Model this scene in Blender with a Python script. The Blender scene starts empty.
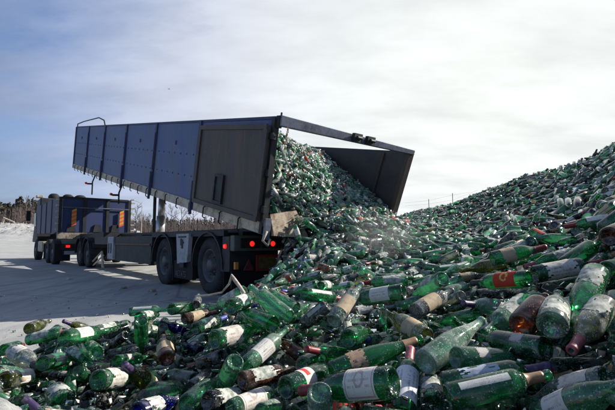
import bpy, bmesh, math, random
import numpy as np
from mathutils import Vector, Matrix, Quaternion
R_ = math.radians
rng = np.random.default_rng(7)
random.seed(7)
scn = bpy.context.scene
COL = scn.collection

# ------------------------------------------------------------------ camera
F = 420.0; CX, CY = 307.5, 205.0; HC = 0.976; PITCH = 0.085
cam_d = bpy.data.cameras.new('camera'); cam = bpy.data.objects.new('camera', cam_d); COL.objects.link(cam)
cam_d.sensor_width = 36; cam_d.lens = F / 615 * 36; cam_d.clip_start = .05; cam_d.clip_end = 6000
cam.location = (0, 0, HC); cam.rotation_euler = (math.pi / 2 + PITCH, 0, 0)
scn.camera = cam
cp, sp = math.cos(PITCH), math.sin(PITCH)
def unproj(px, py, D):
    """world point whose view depth is D at photo pixel px,py"""
    X = (px - CX) / F; Y = (CY - py) / F
    return np.array([X * D, D * (cp - Y * sp), HC + D * (sp + Y * cp)])
def proj(P):
    x, y, z = P[0], P[1], P[2] - HC
    d = y * cp + z * sp
    return CX + F * x / d, CY - F * (-y * sp + z * cp) / d, d

# ------------------------------------------------------------------ render
scn.view_settings.view_transform = 'Standard'; scn.view_settings.look = 'None'
scn.view_settings.gamma = 1; scn.view_settings.exposure = 0.62
scn.render.engine = 'CYCLES'
cy = scn.cycles
cy.max_bounces = 10; cy.transparent_max_bounces = 14; cy.diffuse_bounces = 3; cy.glossy_bounces = 3
cy.transmission_bounces = 4; cy.use_denoising = True; cy.caustics_reflective = False; cy.caustics_refractive = False
cy.use_adaptive_sampling = True; cy.adaptive_threshold = .02; cy.sample_clamp_indirect = 6

# ------------------------------------------------------------------ helpers
def N(nt, t, **k):
    n = nt.nodes.new(t)
    for a, v in k.items():
        if a == 'i':
            for kk, vv in v.items(): n.inputs[kk].default_value = vv
        else: setattr(n, a, v)
    return n
def mat(name):
    m = bpy.data.materials.new(name); m.use_nodes = True
    nt = m.node_tree; nt.nodes.clear()
    out = N(nt, 'ShaderNodeOutputMaterial')
    return m, nt, out
def ramp(nt, fac, stops, interp='LINEAR'):
    r = N(nt, 'ShaderNodeValToRGB'); r.color_ramp.interpolation = interp
    e = r.color_ramp.elements
    while len(e) > 1: e.remove(e[-1])
    e[0].position = stops[0][0]; e[0].color = (*stops[0][1], 1) if len(stops[0][1]) == 3 else stops[0][1]
    for p, c in stops[1:]:
        q = e.new(p); q.color = (*c, 1)
    nt.links.new(fac, r.inputs[0]); return r.outputs[0]
def g3(v): return (v, v, v)
def noise(nt, vec, scale, detail=4, rough=.6):
    n = N(nt, 'ShaderNodeTexNoise', i={'Scale': scale, 'Detail': detail, 'Roughness': rough})
    if vec is not None: nt.links.new(vec, n.inputs['Vector'])
    return n.outputs[0]
def mixc(nt, fac, a, b, mode='MIX'):
    m = N(nt, 'ShaderNodeMix', data_type='RGBA', blend_type=mode)
    for s, v in ((0, fac), (6, a), (7, b)):
        if isinstance(v, (int, float)): m.inputs[s].default_value = v
        elif isinstance(v, tuple): m.inputs[s].default_value = (*v, 1)
        else: nt.links.new(v, m.inputs[s])
    return m.outputs[2]
def math_(nt, op, a, b=None, clamp=False):
    m = N(nt, 'ShaderNodeMath', operation=op); m.use_clamp = clamp
    for s, v in ((0, a), (1, b)):
        if v is None: continue
        if isinstance(v, (int, float)): m.inputs[s].default_value = v
        else: nt.links.new(v, m.inputs[s])
    return m.outputs[0]
def grime(name, base, dirt, scale=3., lo=.45, hi=.7, rough=.6, metal=0., streak=False, spec=.4, bump=.0, fine=40, rust=None):
    m, nt, out = mat(name)
    tc = N(nt, 'ShaderNodeTexCoord').outputs['Object']
    v = tc
    if streak:
        mp = N(nt, 'ShaderNodeMapping', i={'Scale': (1, 1, .18)}); nt.links.new(tc, mp.inputs[0]); v = mp.outputs[0]
    a = noise(nt, v, scale, 6, .65); b = noise(nt, tc, fine, 3, .6)
    s = math_(nt, 'ADD', math_(nt, 'MULTIPLY', a, .75), math_(nt, 'MULTIPLY', b, .25))
    f = ramp(nt, s, [(lo, g3(0)), (hi, g3(1))])
    c = mixc(nt, f, base, dirt)
    if rust:
        mr = N(nt, 'ShaderNodeMapping', i={'Scale': (1.4, 1.4, .10)}); nt.links.new(tc, mr.inputs[0]); rn = noise(nt, mr.outputs[0], 6, 5, .7); rp = noise(nt, tc, 1.3, 4, .6)
        c = mixc(nt, math_(nt, 'MULTIPLY', ramp(nt, rn, [(.54, g3(0)), (.66, g3(.8))]), ramp(nt, rp, [(.45, g3(.1)), (.62, g3(1))])), c, rust)
        c = mixc(nt, ramp(nt, noise(nt, tc, 9, 6, .75), [(.62, g3(0)), (.68, g3(.7))]), c, tuple(x * 1.9 for x in dirt))
    p = N(nt, 'ShaderNodeBsdfPrincipled', i={'Roughness': rough, 'Metallic': metal, 'Specular IOR Level': spec})
    nt.links.new(c, p.inputs['Base Color'])
    if bump:
        bn = N(nt, 'ShaderNodeBump', i={'Strength': bump, 'Distance': .02}); nt.links.new(s, bn.inputs['Height']); nt.links.new(bn.outputs[0], p.inputs['Normal'])
    nt.links.new(p.outputs[0], out.inputs[0]); return m

class MB:
    def __init__(s): s.v = []; s.f = []; s.M = Matrix.Identity(4); s.mi = []; s.cur = 0
    def add(s, vs, fs):
        o = len(s.v); s.v += [tuple(s.M @ Vector(v)) for v in vs]; s.f += [tuple(i + o for i in f) for f in fs]; s.mi += [s.cur] * len(fs)
    def box(s, x0, x1, y0, y1, z0, z1):
        s.hexa([(x0, y0, z0), (x1, y0, z0), (x1, y1, z0), (x0, y1, z0), (x0, y0, z1), (x1, y0, z1), (x1, y1, z1), (x0, y1, z1)])
    def hexa(s, v):
        s.add(v, [(3, 2, 1, 0), (4, 5, 6, 7), (0, 1, 5, 4), (1, 2, 6, 5), (2, 3, 7, 6), (3, 0, 4, 7)])
    def tube(s, pts, r, n=8, cap=True):
        pts = [Vector(p) for p in pts]; rs = r if isinstance(r, (list, tuple)) else [r] * len(pts)
        vs = []; fs = []; prev = None
        for k, p in enumerate(pts):
            t = (pts[min(k + 1, len(pts) - 1)] - pts[max(k - 1, 0)]).normalized()
            a = t.orthogonal().normalized() if prev is None else (prev - t * prev.dot(t)).normalized()
            prev = a; b = t.cross(a)
            for i in range(n):
                an = 2 * math.pi * i / n; vs.append(p + (a * math.cos(an) + b * math.sin(an)) * rs[k])
        for k in range(len(pts) - 1):
            for i in range(n):
                j = (i + 1) % n; fs.append((k * n + i, k * n + j, (k + 1) * n + j, (k + 1) * n + i))
        if cap: fs.append(tuple(range(n))[::-1]); fs.append(tuple((len(pts) - 1) * n + i for i in range(n)))
        s.add(vs, fs)
    def lathe(s, prof, c, axis='x', n=24, close=False):
        vs = []; fs = []
        for (h, r) in prof:
            for i in range(n):
                a = 2 * math.pi * i / n; u, w = r * math.cos(a), r * math.sin(a)
                vs.append({'x': (h, u, w), 'y': (u, h, w), 'z': (u, w, h)}[axis])
        vs = [(v[0] + c[0], v[1] + c[1], v[2] + c[2]) for v in vs]
        m = len(prof)
        for k in range(m if close else m - 1):
            for i in range(n):
                j = (i + 1) % n; k2 = (k + 1) % m; fs.append((k * n + i, k * n + j, k2 * n + j, k2 * n + i))
        s.add(vs, fs)
    def mesh(s, name, mats, smooth=False):
        me = bpy.data.meshes.new(name); me.from_pydata(s.v, [], s.f)
        for m in (mats if isinstance(mats, (list, tuple)) else [mats]): me.materials.append(m)
        me.polygons.foreach_set('material_index', s.mi)
        if smooth: me.polygons.foreach_set('use_smooth', [True] * len(me.polygons))
        bm = bmesh.new(); bm.from_mesh(me); bmesh.ops.recalc_face_normals(bm, faces=bm.faces); bm.to_mesh(me); bm.free()
        return me
    def build(s, name, mats, parent=None, smooth=False, bevel=0):
        o = bpy.data.objects.new(name, s.mesh(name, mats, smooth)); COL.objects.link(o); o.parent = parent
        if bevel:
            b = o.modifiers.new('b', 'BEVEL'); b.width = bevel; b.segments = 2; b.limit_method = 'ANGLE'
        return o
def tag(o, label=None, cat=None, group=None, kind=None):
    for k, v in (('label', label), ('category', cat), ('group', group), ('kind', kind)):
        if v: o[k] = v
    return o
def empty(name, loc, rz=0):
    o = bpy.data.objects.new(name, None); COL.objects.link(o); o.location = loc; o.rotation_euler = (0, 0, rz); o.empty_display_size = .2
    return o

# ------------------------------------------------------------------ world
SUN_AZ = 18.0   # degrees from +x towards +y
SUN_EL = 33.0
l = Vector((math.cos(R_(SUN_AZ)) * math.cos(R_(SUN_EL)), math.sin(R_(SUN_AZ)) * math.cos(R_(SUN_EL)), math.sin(R_(SUN_EL))))
sd = bpy.data.lights.new('sun', 'SUN'); sd.energy = 5.0; sd.angle = R_(.6); sd.color = (1, .95, .86)
so = bpy.data.objects.new('sun', sd); COL.objects.link(so); so.rotation_euler = (-l).to_track_quat('-Z', 'Y').to_euler(); so.location = (20, 10, 20)
w = bpy.data.worlds.new('World'); scn.world = w; w.use_nodes = True; nt = w.node_tree; nt.nodes.clear()
out = N(nt, 'ShaderNodeOutputWorld')
sky = N(nt, 'ShaderNodeTexSky', sky_type='NISHITA'); sky.sun_disc = False; sky.sun_elevation = R_(SUN_EL); sky.sun_rotation = R_(90 - SUN_AZ); sky.air_density = 1.0; sky.dust_density = 1.2; sky.ozone_density = 3.0
b1 = N(nt, 'ShaderNodeBackground', i={'Strength': .095}); nt.links.new(mixc(nt, 1.0, sky.outputs[0], (.90, .98, 1.14), 'MULTIPLY'), b1.inputs[0])
tc = N(nt, 'ShaderNodeTexCoord').outputs['Generated']
sx = N(nt, 'ShaderNodeSeparateXYZ'); nt.links.new(tc, sx.inputs[0])
# a cloud sheet: direction divided by height gives the layer its perspective
zz = math_(nt, 'ADD', math_(nt, 'MAXIMUM', sx.outputs[2], 0.0), .22)
cb = N(nt, 'ShaderNodeCombineXYZ')
nt.links.new(math_(nt, 'DIVIDE', sx.outputs[0], zz), cb.inputs[0]); nt.links.new(math_(nt, 'DIVIDE', sx.outputs[1], zz), cb.inputs[1])
mp = N(nt, 'ShaderNodeMapping', i={'Rotation': (0, 0, R_(20)), 'Scale': (.62, 1.25, 1)}); nt.links.new(cb.outputs[0], mp.inputs[0])
n1 = noise(nt, mp.outputs[0], 1.15, 9, .58)
n2 = noise(nt, mp.outputs[0], 3.2, 6, .55)
# thick cloud around the sun's side of the sky, broken cloud to the left
dotn = N(nt, 'ShaderNodeVectorMath', operation='DOT_PRODUCT'); nt.links.new(tc, dotn.inputs[0]); gd = Vector((.40, .88, .30)).normalized(); dotn.inputs[1].default_value = gd
cov = ramp(nt, dotn.outputs[1], [(.05, g3(0.0)), (.55, g3(.20)), (.80, g3(.34)), (.93, g3(.62)), (1.0, g3(.70))])
s = math_(nt, 'ADD', math_(nt, 'ADD', math_(nt, 'MULTIPLY', n1, 1.15), math_(nt, 'MULTIPLY', n2, .22)), cov)
mask = ramp(nt, s, [(.64, g3(0)), (.78, g3(.55)), (.97, g3(1))])
bright = ramp(nt, dotn.outputs[1], [(.0, (.12, .14, .19)), (.45, (.15, .18, .26)), (.62, (.31, .36, .49)), (.78, (.43, .465, .55)), (.91, (.585, .61, .63)), (1.0, (.645, .67, .655))])
soft = ramp(nt, n2, [(.32, g3(.86)), (.68, g3(1.07))])
b2 = N(nt, 'ShaderNodeBackground', i={'Strength': 1.0}); nt.links.new(mixc(nt, 1.0, bright, soft, 'MULTIPLY'), b2.inputs[0])
mx = N(nt, 'ShaderNodeMixShader'); nt.links.new(mask, mx.inputs[0]); nt.links.new(b1.outputs[0], mx.inputs[1]); nt.links.new(b2.outputs[0], mx.inputs[2])
nt.links.new(mx.outputs[0], out.inputs[0])

# ------------------------------------------------------------------ ground
def m_ground():
    m, nt, out = mat('yard_concrete')
    tc = N(nt, 'ShaderNodeTexCoord').outputs['Object']
    a = noise(nt, tc, .35, 6, .6); b = noise(nt, tc, 4, 6, .7); c = noise(nt, tc, 60, 4, .7)
    col = ramp(nt, a, [(.3, (.30, .30, .29)), (.5, (.385, .38, .36)), (.7, (.455, .445, .42))])
    mp = N(nt, 'ShaderNodeMapping', i={'Scale': (1, .12, 1), 'Rotation': (0, 0, .75)}); nt.links.new(tc, mp.inputs[0])
    tr = noise(nt, mp.outputs[0], 2.2, 5, .7)
    col = mixc(nt, ramp(nt, tr, [(.46, g3(0)), (.66, g3(.6))]), col, (.15, .16, .175))
    col = mixc(nt, ramp(nt, b, [(.48, g3(0)), (.75, g3(.5))]), col, (.2, .21, .22))
    wv = N(nt, 'ShaderNodeTexWave', i={'Scale': .55, 'Distortion': 3.5, 'Detail': 3.0, 'Detail Scale': .4}); mp2 = N(nt, 'ShaderNodeMapping', i={'Rotation': (0, 0, -.25)}); nt.links.new(tc, mp2.inputs[0]); nt.links.new(mp2.outputs[0], wv.inputs[0])
    col = mixc(nt, math_(nt, 'MULTIPLY', ramp(nt, wv.outputs[1], [(.80, g3(0)), (.95, g3(.20))]), ramp(nt, a, [(.4, g3(0)), (.55, g3(1))])), col, (.16, .165, .18))
    col = mixc(nt, ramp(nt, c, [(.5, g3(0)), (.72, g3(.5))]), col, (.46, .46, .44))
    vo = N(nt, 'ShaderNodeTexVoronoi', feature='DISTANCE_TO_EDGE', i={'Scale': .22}); nt.links.new(tc, vo.inputs[0])
    col = mixc(nt, ramp(nt, vo.outputs['Distance'], [(0, g3(.5)), (.006, g3(0))]), col, (.08, .08, .09))
    p = N(nt, 'ShaderNodeBsdfPrincipled', i={'Roughness': .85, 'Specular IOR Level': .25}); nt.links.new(col, p.inputs[0])
    bn = N(nt, 'ShaderNodeBump', i={'Strength': .35, 'Distance': .02}); nt.links.new(math_(nt, 'ADD', b, c), bn.inputs['Height']); nt.links.new(bn.outputs[0], p.inputs['Normal'])
    nt.links.new(p.outputs[0], out.inputs[0]); return m
def far_z(x, y):
    d = math.hypot(x, y)
    t = min(1, max(0, (d - 95) / 50)); t = t * t * (3 - 2 * t)
    return 3.6 * t
me = bpy.data.meshes.new('ground')
vs = []; fs = []
rad = [0.0] + [1.5 * 1.16 ** k for k in range(52)]
NA = 72
for r in rad:
    for i in range(NA):
        a = 2 * math.pi * i / NA; x, y = r * math.cos(a), r * math.sin(a); vs.append((x, y, far_z(x, y)))
for k in range(len(rad) - 1):
    for i in range(NA):
        j = (i + 1) % NA; fs.append((k * NA + i, (k + 1) * NA + i, (k + 1) * NA + j, k * NA + j) if k else (i, NA + i, NA + j))
me.from_pydata(vs, [], fs); me.materials.append(m_ground())
g = bpy.data.objects.new('ground', me); COL.objects.link(g); tag(g, kind='structure')

# ------------------------------------------------------------------ trailer
TY = .685; T0 = (-.658, 6.338, 0)
ta = np.array([-math.sin(TY), math.cos(TY)]); tw = np.array([math.cos(TY), math.sin(TY)])
def tloc(x, y):
    dx, dy = x - T0[0], y - T0[1]; return dx * tw[0] + dy * tw[1], dx * ta[0] + dy * ta[1]
def tworld(xl, t): return T0[0] + xl * tw[0] + t * ta[0], T0[1] + xl * tw[1] + t * ta[1]
M_blue = grime('blue_paint', (.052, .082, .215), (.10, .115, .17), 2.4, .40, .66, .5, 0, True, .35, .25, 30, (.10, .075, .06))
M_bluedk = grime('blue_trim', (.03, .042, .11), (.05, .05, .06), 5, .42, .7, .6)
M_rail = grime('beige_rail', (.50, .44, .35), (.17, .13, .09), 5, .46, .66, .7)
M_dark = grime('chassis_black', (.014, .016, .019), (.045, .045, .045), 4, .45, .75, .6)
M_plate = grime('door_steel', (.046, .042, .042), (.095, .068, .052), 2.5, .40, .66, .6, .0, True, .4, .25, 30, (.16, .08, .045))
M_inner = grime('inner_steel', (.040, .038, .042), (.085, .066, .058), 2.0, .45, .75, .6)
M_bar = grime('bar_steel', (.17, .19, .24), (.055, .055, .07), 6, .42, .68, .5, .2)
M_rust = grime('rusty_plate', (.42, .34, .25), (.13, .08, .045), 9, .42, .62, .8, bump=.3)
M_white = grime('grey_white_panel', (.36, .37, .40), (.14, .14, .14), 5, .48, .72, .6)
M_tyre = grime('tyre_rubber', (.020, .021, .024), (.055, .053, .05), 6, .45, .72, .85)
M_rim = grime('wheel_rim', (.07, .075, .085), (.12, .11, .10), 9, .42, .7, .5, .3)
M_bump = grime('bumper_grey', (.10, .115, .10), (.05, .05, .045), 6, .45, .7, .6)
M_red = grime('red_paint', (.24, .035, .025), (.10, .04, .03), 12, .5, .7, .6)
M_yel = grime('dull_yellow', (.16, .12, .035), (.07, .055, .025), 12, .45, .65, .7)
def flat(name, c, r=.5, em=None, es=1):
    m, nt, out = mat(name)
    p = N(nt, 'ShaderNodeBsdfPrincipled', i={'Base Color': (*c, 1), 'Roughness': r})
    if em: p.inputs['Emission Color'].default_value = (*em, 1); p.inputs['Emission Strength'].default_value = es
    nt.links.new(p.outputs[0], out.inputs[0]); return m
M_lamp = flat('red_lens', (.6, .02, .02), .25, (1, .03, .02), .55)
M_reflect = flat('red_reflector', (.55, .03, .03), .3)
M_amber = flat('amber_lens', (.6, .22, .04), .3)
M_black = flat('black_rubber', (.006, .006, .007), .8)
M_chrome = grime('hydraulic_steel', (.55, .55, .54), (.22, .2, .18), 8, .5, .72, .35, .6)
M_orange = flat('marker_orange', (.75, .10, .03), .45)
M_yelref = flat('marker_yellow', (.62, .33, .06), .45)
M_mark = flat('faded_print', (.13, .13, .14), .7)

tr = empty('dump_trailer', T0, TY)
tag(tr, 'long dark blue tipping trailer with raised body pouring out bottles', 'trailer')
TILT = .201; L = 15.15; H = 1.70; W = 2.88; ZB = 1.096; PW = 2.504
MT = Matrix.Translation((0, 0, ZB)) @ Matrix.Rotation(TILT, 4, 'X')   # body coords (x right, y forward, z up)
MTi = MT.inverted()
TRc = MTi @ Vector((2.83, -.64, 2.61))       # sagging rear right top corner in body coordinates
posts = [0.05] + [PW * (1.048 + i) for i in range(5)] + [L]
# side boards, one per bay
for i in range(6):
    b = MB(); b.M = MT
    b.box(0, .05, posts[i] + .03, posts[i + 1] - .03, .155, H)
    # pressed ribs
    for z in (.62, 1.06):
        for k in range(7):
            yy = posts[i] + .25 + k * (posts[i + 1] - posts[i] - .5) / 6
            b.box(-.012, 0, yy - .02, yy + .02, z - .018, z + .018)
    yy = (posts[i] + posts[i + 1]) / 2
    b.box(-.025, 0, yy - .05, yy + .05, 1.30, 1.33); b.box(-.025, 0, yy - .05, yy - .03, 1.24, 1.30)
    b.build('side_board', M_blue, tr)
for i, y in enumerate(posts):
    b = MB(); b.M = MT
    b.box(-.035, .058, y - .05 + (.02 if i == 0 else 0), y + .05, -.02, H + .03)
    if 0 < i < 6:
        b.box(-.07, -.035, y - .025, y + .025, .05, .42); b.box(-.05, -.035, y - .02, y + .02, .6, 1.5)
        b.tube([(-.05, y, .55), (-.05, y, -.12)], .03, 6)
    b.build('side_post', M_bluedk if i else M_dark, tr)
b = MB(); b.M = MT; b.box(-.02, .06, 0.1, L, -.03, .150); b.build('bottom_rail', M_rail, tr)
for k in range(22):
    y = .7 + k * .66
    b = MB(); b.M = MT
    b.tube([(-.03, y, .13), (-.06, y, .10), (-.06, y, -.07), (-.02, y, -.10)], .012, 5); b.build('rope_hook', M_black, tr)
b = MB(); b.M = MT; b.box(-.01, .07, 0, L, H + .004, H + .05); b.build('top_rail', M_bluedk, tr)
# right wall
b = MB(); b.M = MT
b.hexa([(W - .04, 0, 0), (W, 0, 0), (W, L, 0), (W - .04, L, 0), (TRc.x - .05, TRc.y, TRc.z), (TRc.x, TRc.y, TRc.z), (W, L, H), (W - .04, L, H)])
b.build('side_wall', M_inner, tr)
b = MB(); b.M = MT     # the strip and rear post at its end
d = Vector(TRc) - Vector((W, 0, 0))
b.hexa([(W - .10, -.03, 0), (W + .03, -.03, 0), (W + .03, .06, 0), (W - .10, .06, 0)] + [tuple(Vector(v) + d) for v in ((-.10 + W, -.03, .02), (W + .03, -.03, .02), (W + .03, .06, .02), (W - .10, .06, .02))])
for t in (.62,):
    b.tube([(W - .06, .62, .05), (TRc.x - .075, TRc.y + .62, TRc.z - .05)], .022, 6)
b.build('rear_post', M_plate, tr)
b = MB(); b.M = MT; b.box(.08, W - .06, .02, L, -.06, 0.0); b.build('floor', M_inner, tr)
b = MB(); b.M = MT; b.box(.08, W - .06, L - .05, L, 0.002, H - .02); b.build('front_wall', M_blue, tr)
# swung-back rear door
b = MB(); b.M = MT
x0 = -.10
b.box(x0, -.045, .07, 2.42, .17, 1.60)
for (y0, y1, z0, z1) in ((.07, 2.42, 1.54, 1.62), (.07, 2.42, .15, .23), (2.34, 2.44, .23, 1.54), (.05, .15, .23, 1.54)): b.box(x0 - .03, x0 - .002, y0, y1, z0, z1)
dr = b.build('rear_door', M_plate, tr)
b = MB(); b.M = MT
for (y0, y1, z0, z1) in ((1.22, 1.55, .72, .76), (1.22, 1.55, .26, .30), (1.22, 1.26, .30, .72), (1.51, 1.55, .30, .72)): b.box(x0 - .045, x0 - .004, y0, y1, z0, z1)
b.box(x0 - .02, x0 - .006, 1.262, 1.508, .302, .718)
b.build('hatch', M_dark, dr)
for z in (.35, .9, 1.45):
    b = MB(); b.M = MT; b.box(-.07, -.005, -.03, .10, z - .05, z + .05); b.build('hinge', M_dark, dr)
# crossbar
TLc = Vector((0.03, 0, H + .02))
b = MB(); b.M = MT
A, B_ = TLc, Vector((TRc.x, TRc.y, TRc.z + .03))
b.hexa([(A.x, A.y - .06, A.z - .11), (A.x, A.y + .06, A.z - .11), (B_.x, B_.y + .05, B_.z - .085), (B_.x, B_.y - .05, B_.z - .085),
        (A.x, A.y - .06, A.z + .05), (A.x, A.y + .06, A.z + .05), (B_.x, B_.y + .05, B_.z), (B_.x, B_.y - .05, B_.z)])
cb_ = b.build('crossbar', M_bar, tr, bevel=.008)
for f_ in (.50, .60):
    b = MB(); b.M = MT; p = A.lerp(B_, f_)
    b.box(p.x - .09, p.x + .09, p.y - .13, p.y - .062, p.z - .10, p.z + .04); b.tube([(p.x - .05, p.y - .15, p.z - .03), (p.x + .05, p.y - .15, p.z - .03)], .03, 8)
    b.build('latch', M_dark, cb_)
b = MB(); b.M = MT
for k in range(10): b.lathe([(-.006, .018), (.006, .018), (.006, .010), (-.006, .010)], (.14 + .01 * math.sin(k), -.085, H - .09 - k * .035), 'x' if k % 2 else 'y', 8, True)
b.build('chain', M_rust, tr)
b = MB(); b.M = MT
b.box(.0, .07, -.03, .03, H - .12, H + .06); b.tube([(.04, -.03, H + .03), (.04, -.03, H + .11)], .015, 6)
b.build('corner_bracket', M_dark, tr)
# tan tail lip
b = MB()
b.hexa([(.12, -.10, 1.05), (.80, -.10, 1.02), (.80, -.02, 1.02), (.12, -.02, 1.05), (.10, -.02, 1.38), (.60, -.02, 1.46), (.60, .04, 1.46), (.10, .04, 1.36)])
b.build('tail_lip', M_rust, tr)
b = MB(); b.tube([(.02, -.05, 1.12), (-.03, -.02, .98), (.05, -.03, .90), (.10, -.02, 1.0)], .022, 6); b.build('hose', M_rail, tr, True)
b = MB(); b.M = MT; b.box(-.02, .08, -.05, -.005, -.10, .22); b.build('corner_foot', M_bar, tr)
# tarp rail hoop
b = MB(); b.M = MT
b.tube([(.02, L, H + .05), (.02, L - .02, H + .16), (.02, L - 1.2, H + .24), (.02, 11.4, H + .33), (.02, 10.6, H + .22), (.02, 10.4, H + .05)], .022, 6)
b.build('tarp_rail', M_dark, tr)
# marker lamps on rubber arms
for s, dz in ((10.95, .55), (7.55, .42)):
    b = MB(); b.M = MT
    b.tube([(-.02, s, 0), (-.10, s - .03, -.25), (-.08, s - .02, -dz - .15)], .022, 6)
    b.tube([(-.10, s, -.32), (-.26, s + .02, -.33)], .03, 6)
    a = b.build('marker_arm', M_black, tr)
    b = MB(); b.M = MT; b.lathe([(-.04, .001), (-.04, .038), (.04, .038), (.04, .001)], (-.29, s + .02, -.31), 'y', 10); b.build('marker_lamp', M_reflect, a)
# hydraulic ram
b = MB(); b.tube([(1.3, 7.95, .9), (1.3, 7.85, 1.75)], .14, 14); b.tube([(1.3, 7.85, 1.7), (1.3, 7.8, 2.3)], .11, 14); b.tube([(1.3, 7.8, 2.25), (1.3, 7.75, 2.75)], .08, 14)
b.build('hydraulic_ram', M_chrome, tr, True)
b = MB(); b.tube([(1.0, 7.6, .9), (1.0, 7.6, 2.6)], .05, 8); b.build('hydraulic_hose', M_dark, tr)
# chassis
b = MB()
for x in (.75, 1.85): b.box(x, x + .16, 1.0, 11.3, .86, 1.22)
for y in (1.2, 2.6, 3.4, 5.0, 6.6, 8.6, 10.4, 11.2): b.box(.3, 2.5, y - .07, y + .07, .90, 1.14)
b.box(.02, .14, 4.9, 10.6, .86, 1.10); b.box(.02, .10, 1.3, 4.9, 1.06, 1.16)
b.box(.2, 2.6, 10.2, 13.9, .98, 1.26)
b.box(.1, 2.7, 11.1, 13.8, .72, .90)
b.build('chassis', M_dark, tr)
b = MB(); b.box(.04, .12, 5.0, 8.1, .40, .855); b.build('side_skirt', M_dark, tr)
b = MB(); b.box(.0, .13, 5.0, 8.1, .862, .90); b.build('skirt_ledge', grime('brown_ledge', (.10, .065, .045), (.04, .035, .03), 6), tr)
b = MB(); b.box(-.02, .35, 8.15, 8.75, .42, 1.10); bx = b.build('tool_box', M_white, tr, bevel=.01)
b = MB(); b.box(-.035, -.021, 8.3, 8.36, .6, .9); b.build('latch', M_dark, bx); b = MB(); b.box(-.035, -.021, 8.55, 8.61, .6, .9); b.build('latch', M_dark, bx)
b = MB(); b.hexa([(-.03, 2.72, .55), (.06, 2.72, .55), (.06, 3.22, .50), (-.03, 3.22, .50), (-.03, 2.66, 1.12), (.06, 2.66, 1.12), (.06, 3.30, 1.12), (-.03, 3.30, 1.12)]); wp = b.build('side_panel', M_white, tr, bevel=.006)
b = MB(); b.box(-.045, -.031, 2.93, 2.99, .82, 1.0); b.box(-.045, -.031, 2.88, 2.92, .92, .96); b.box(-.045, -.031, 3.0, 3.04, .88, 1.02); b.box(-.04, -.031, 2.78, 3.18, 1.04, 1.07); b.box(-.045, -.031, 2.85, 3.05, .44, .53); b.build('panel_marking', M_dark, wp)
def wheel(parent, x, y, r, wd, out, n=32, tread=True):
    """x = outer face plane, wd = width inwards (sign by out)"""
    s = -out; b = MB()
    prof = [(0.035 * s, r * .60), (0.0, r * .64), (0.0, r * .86), (.02 * s, r * .955), (.06 * s, r), (wd * .5 * s, r * 1.003), ((wd - .06) * s, r), ((wd - .02) * s, r * .955), (wd * s, r * .86), (wd * s, r * .64), ((wd - .03) * s, r * .6)]
    b.lathe(prof, (x, y, r), 'x', n)
    for k in range(n * 2):
        a = math.pi * 2 * (k + .5) / (n * 2)
        q = Matrix.Translation((x, y, r)) @ Matrix.Rotation(a, 4, 'X')
        b.M = q; x0, x1 = sorted((.03 * s, (wd - .03) * s)); b.box(x0, x1, -.012, .012, r * .965, r * 1.006)
    b.M = Matrix.Identity(4)
    o = b.build('wheel', M_tyre, parent, True)
    b = MB(); b.lathe([(.03 * s, r * .61), (.02 * s, r * .57), (.10 * s, r * .52), (.14 * s, r * .40), (.12 * s, r * .26), (.03 * s, r * .24), (.01 * s, r * .18), (.01 * s, .001)], (x, y, r), 'x', 24)
    for k in range(10):
        a = 2 * math.pi * k / 10; b.lathe([(.05 * s, .001), (.05 * s, .016), (.12 * s, .016)], (x, y + r * .33 * math.cos(a), r + r * .33 * math.sin(a)), 'x', 6)
    b.build('rim', M_rim, o, True)
    return o
for y in (1.896, 4.16):
    wheel(tr, 0.03, y, .515, .30, -1); wheel(tr, .36, y, .515, .26, -1, 20); wheel(tr, 2.75, y, .515, .30, 1, 20)
    b = MB(); b.tube([(.3, y, .515), (2.5, y, .515)], .09, 10); b.build('axle', M_dark, tr)
    b = MB(); vs = []; 
    for k in range(13):
        a = math.pi * (-.02 + 1.04 * k / 12)
        for (x, rr) in ((-.02, .60), (.66, .60), (.66, .63), (-.02, .63)): vs.append((x, y + rr * math.cos(a), .52 + rr * math.sin(a)))
    b.add(vs, [(k * 4 + i, k * 4 + (i + 1) % 4, (k + 1) * 4 + (i + 1) % 4, (k + 1) * 4 + i) for k in range(12) for i in range(4)] + [(0, 1, 2, 3), (48, 51, 50, 49)])
    b.build('mudguard', M_dark, tr)
    b = MB(); b.box(.0, .64, y - .66, y - .64, .14, .62); mf = b.build('mud_flap', M_black, tr)
b = MB(); b.box(.02, .10, 2.55, 3.5, .20, .56); fl = b.build('side_guard', M_black, tr)
# faded block lettering low on the side guard, illegible in the photograph
b = MB()
def glyphs(b, x, y0, z0, h, txt, axis='y'):
    seg = {'K': [(0, 0, 0, 1), (0, .5, .6, 1), (0, .5, .6, 0)], 'E': [(0, 0, 0, 1), (0, 0, .6, 0), (0, .5, .5, .5), (0, 1, .6, 1)], 'T': [(.3, 0, .3, 1), (0, 1, .6, 1)],
           'A': [(0, 0, .3, 1), (.3, 1, .6, 0), (.12, .4, .48, .4)], 'S': [(.6, 1, 0, 1), (0, 1, 0, .5), (0, .5, .6, .5), (.6, .5, .6, 0), (.6, 0, 0, 0)], 'I': [(.3, 0, .3, 1)],
           'N': [(0, 0, 0, 1), (0, 1, .6, 0), (.6, 0, .6, 1)], 'R': [(0, 0, 0, 1), (0, 1, .6, 1), (.6, 1, .6, .5), (.6, .5, 0, .5), (.2, .5, .6, 0)]}
    for i, ch in enumerate(txt):
        for (a0, c0, a1, c1) in seg.get(ch, []):
            p = (x, y0 - (i * .85 + a0) * h, z0 + c0 * h) if axis == 'y' else (y0 + (i * .85 + a0) * h, x, z0 + c0 * h)
            q = (x, y0 - (i * .85 + a1) * h, z0 + c1 * h) if axis == 'y' else (y0 + (i * .85 + a1) * h, x, z0 + c1 * h)
            b.tube([p, q], h * .07, 4)
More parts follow.
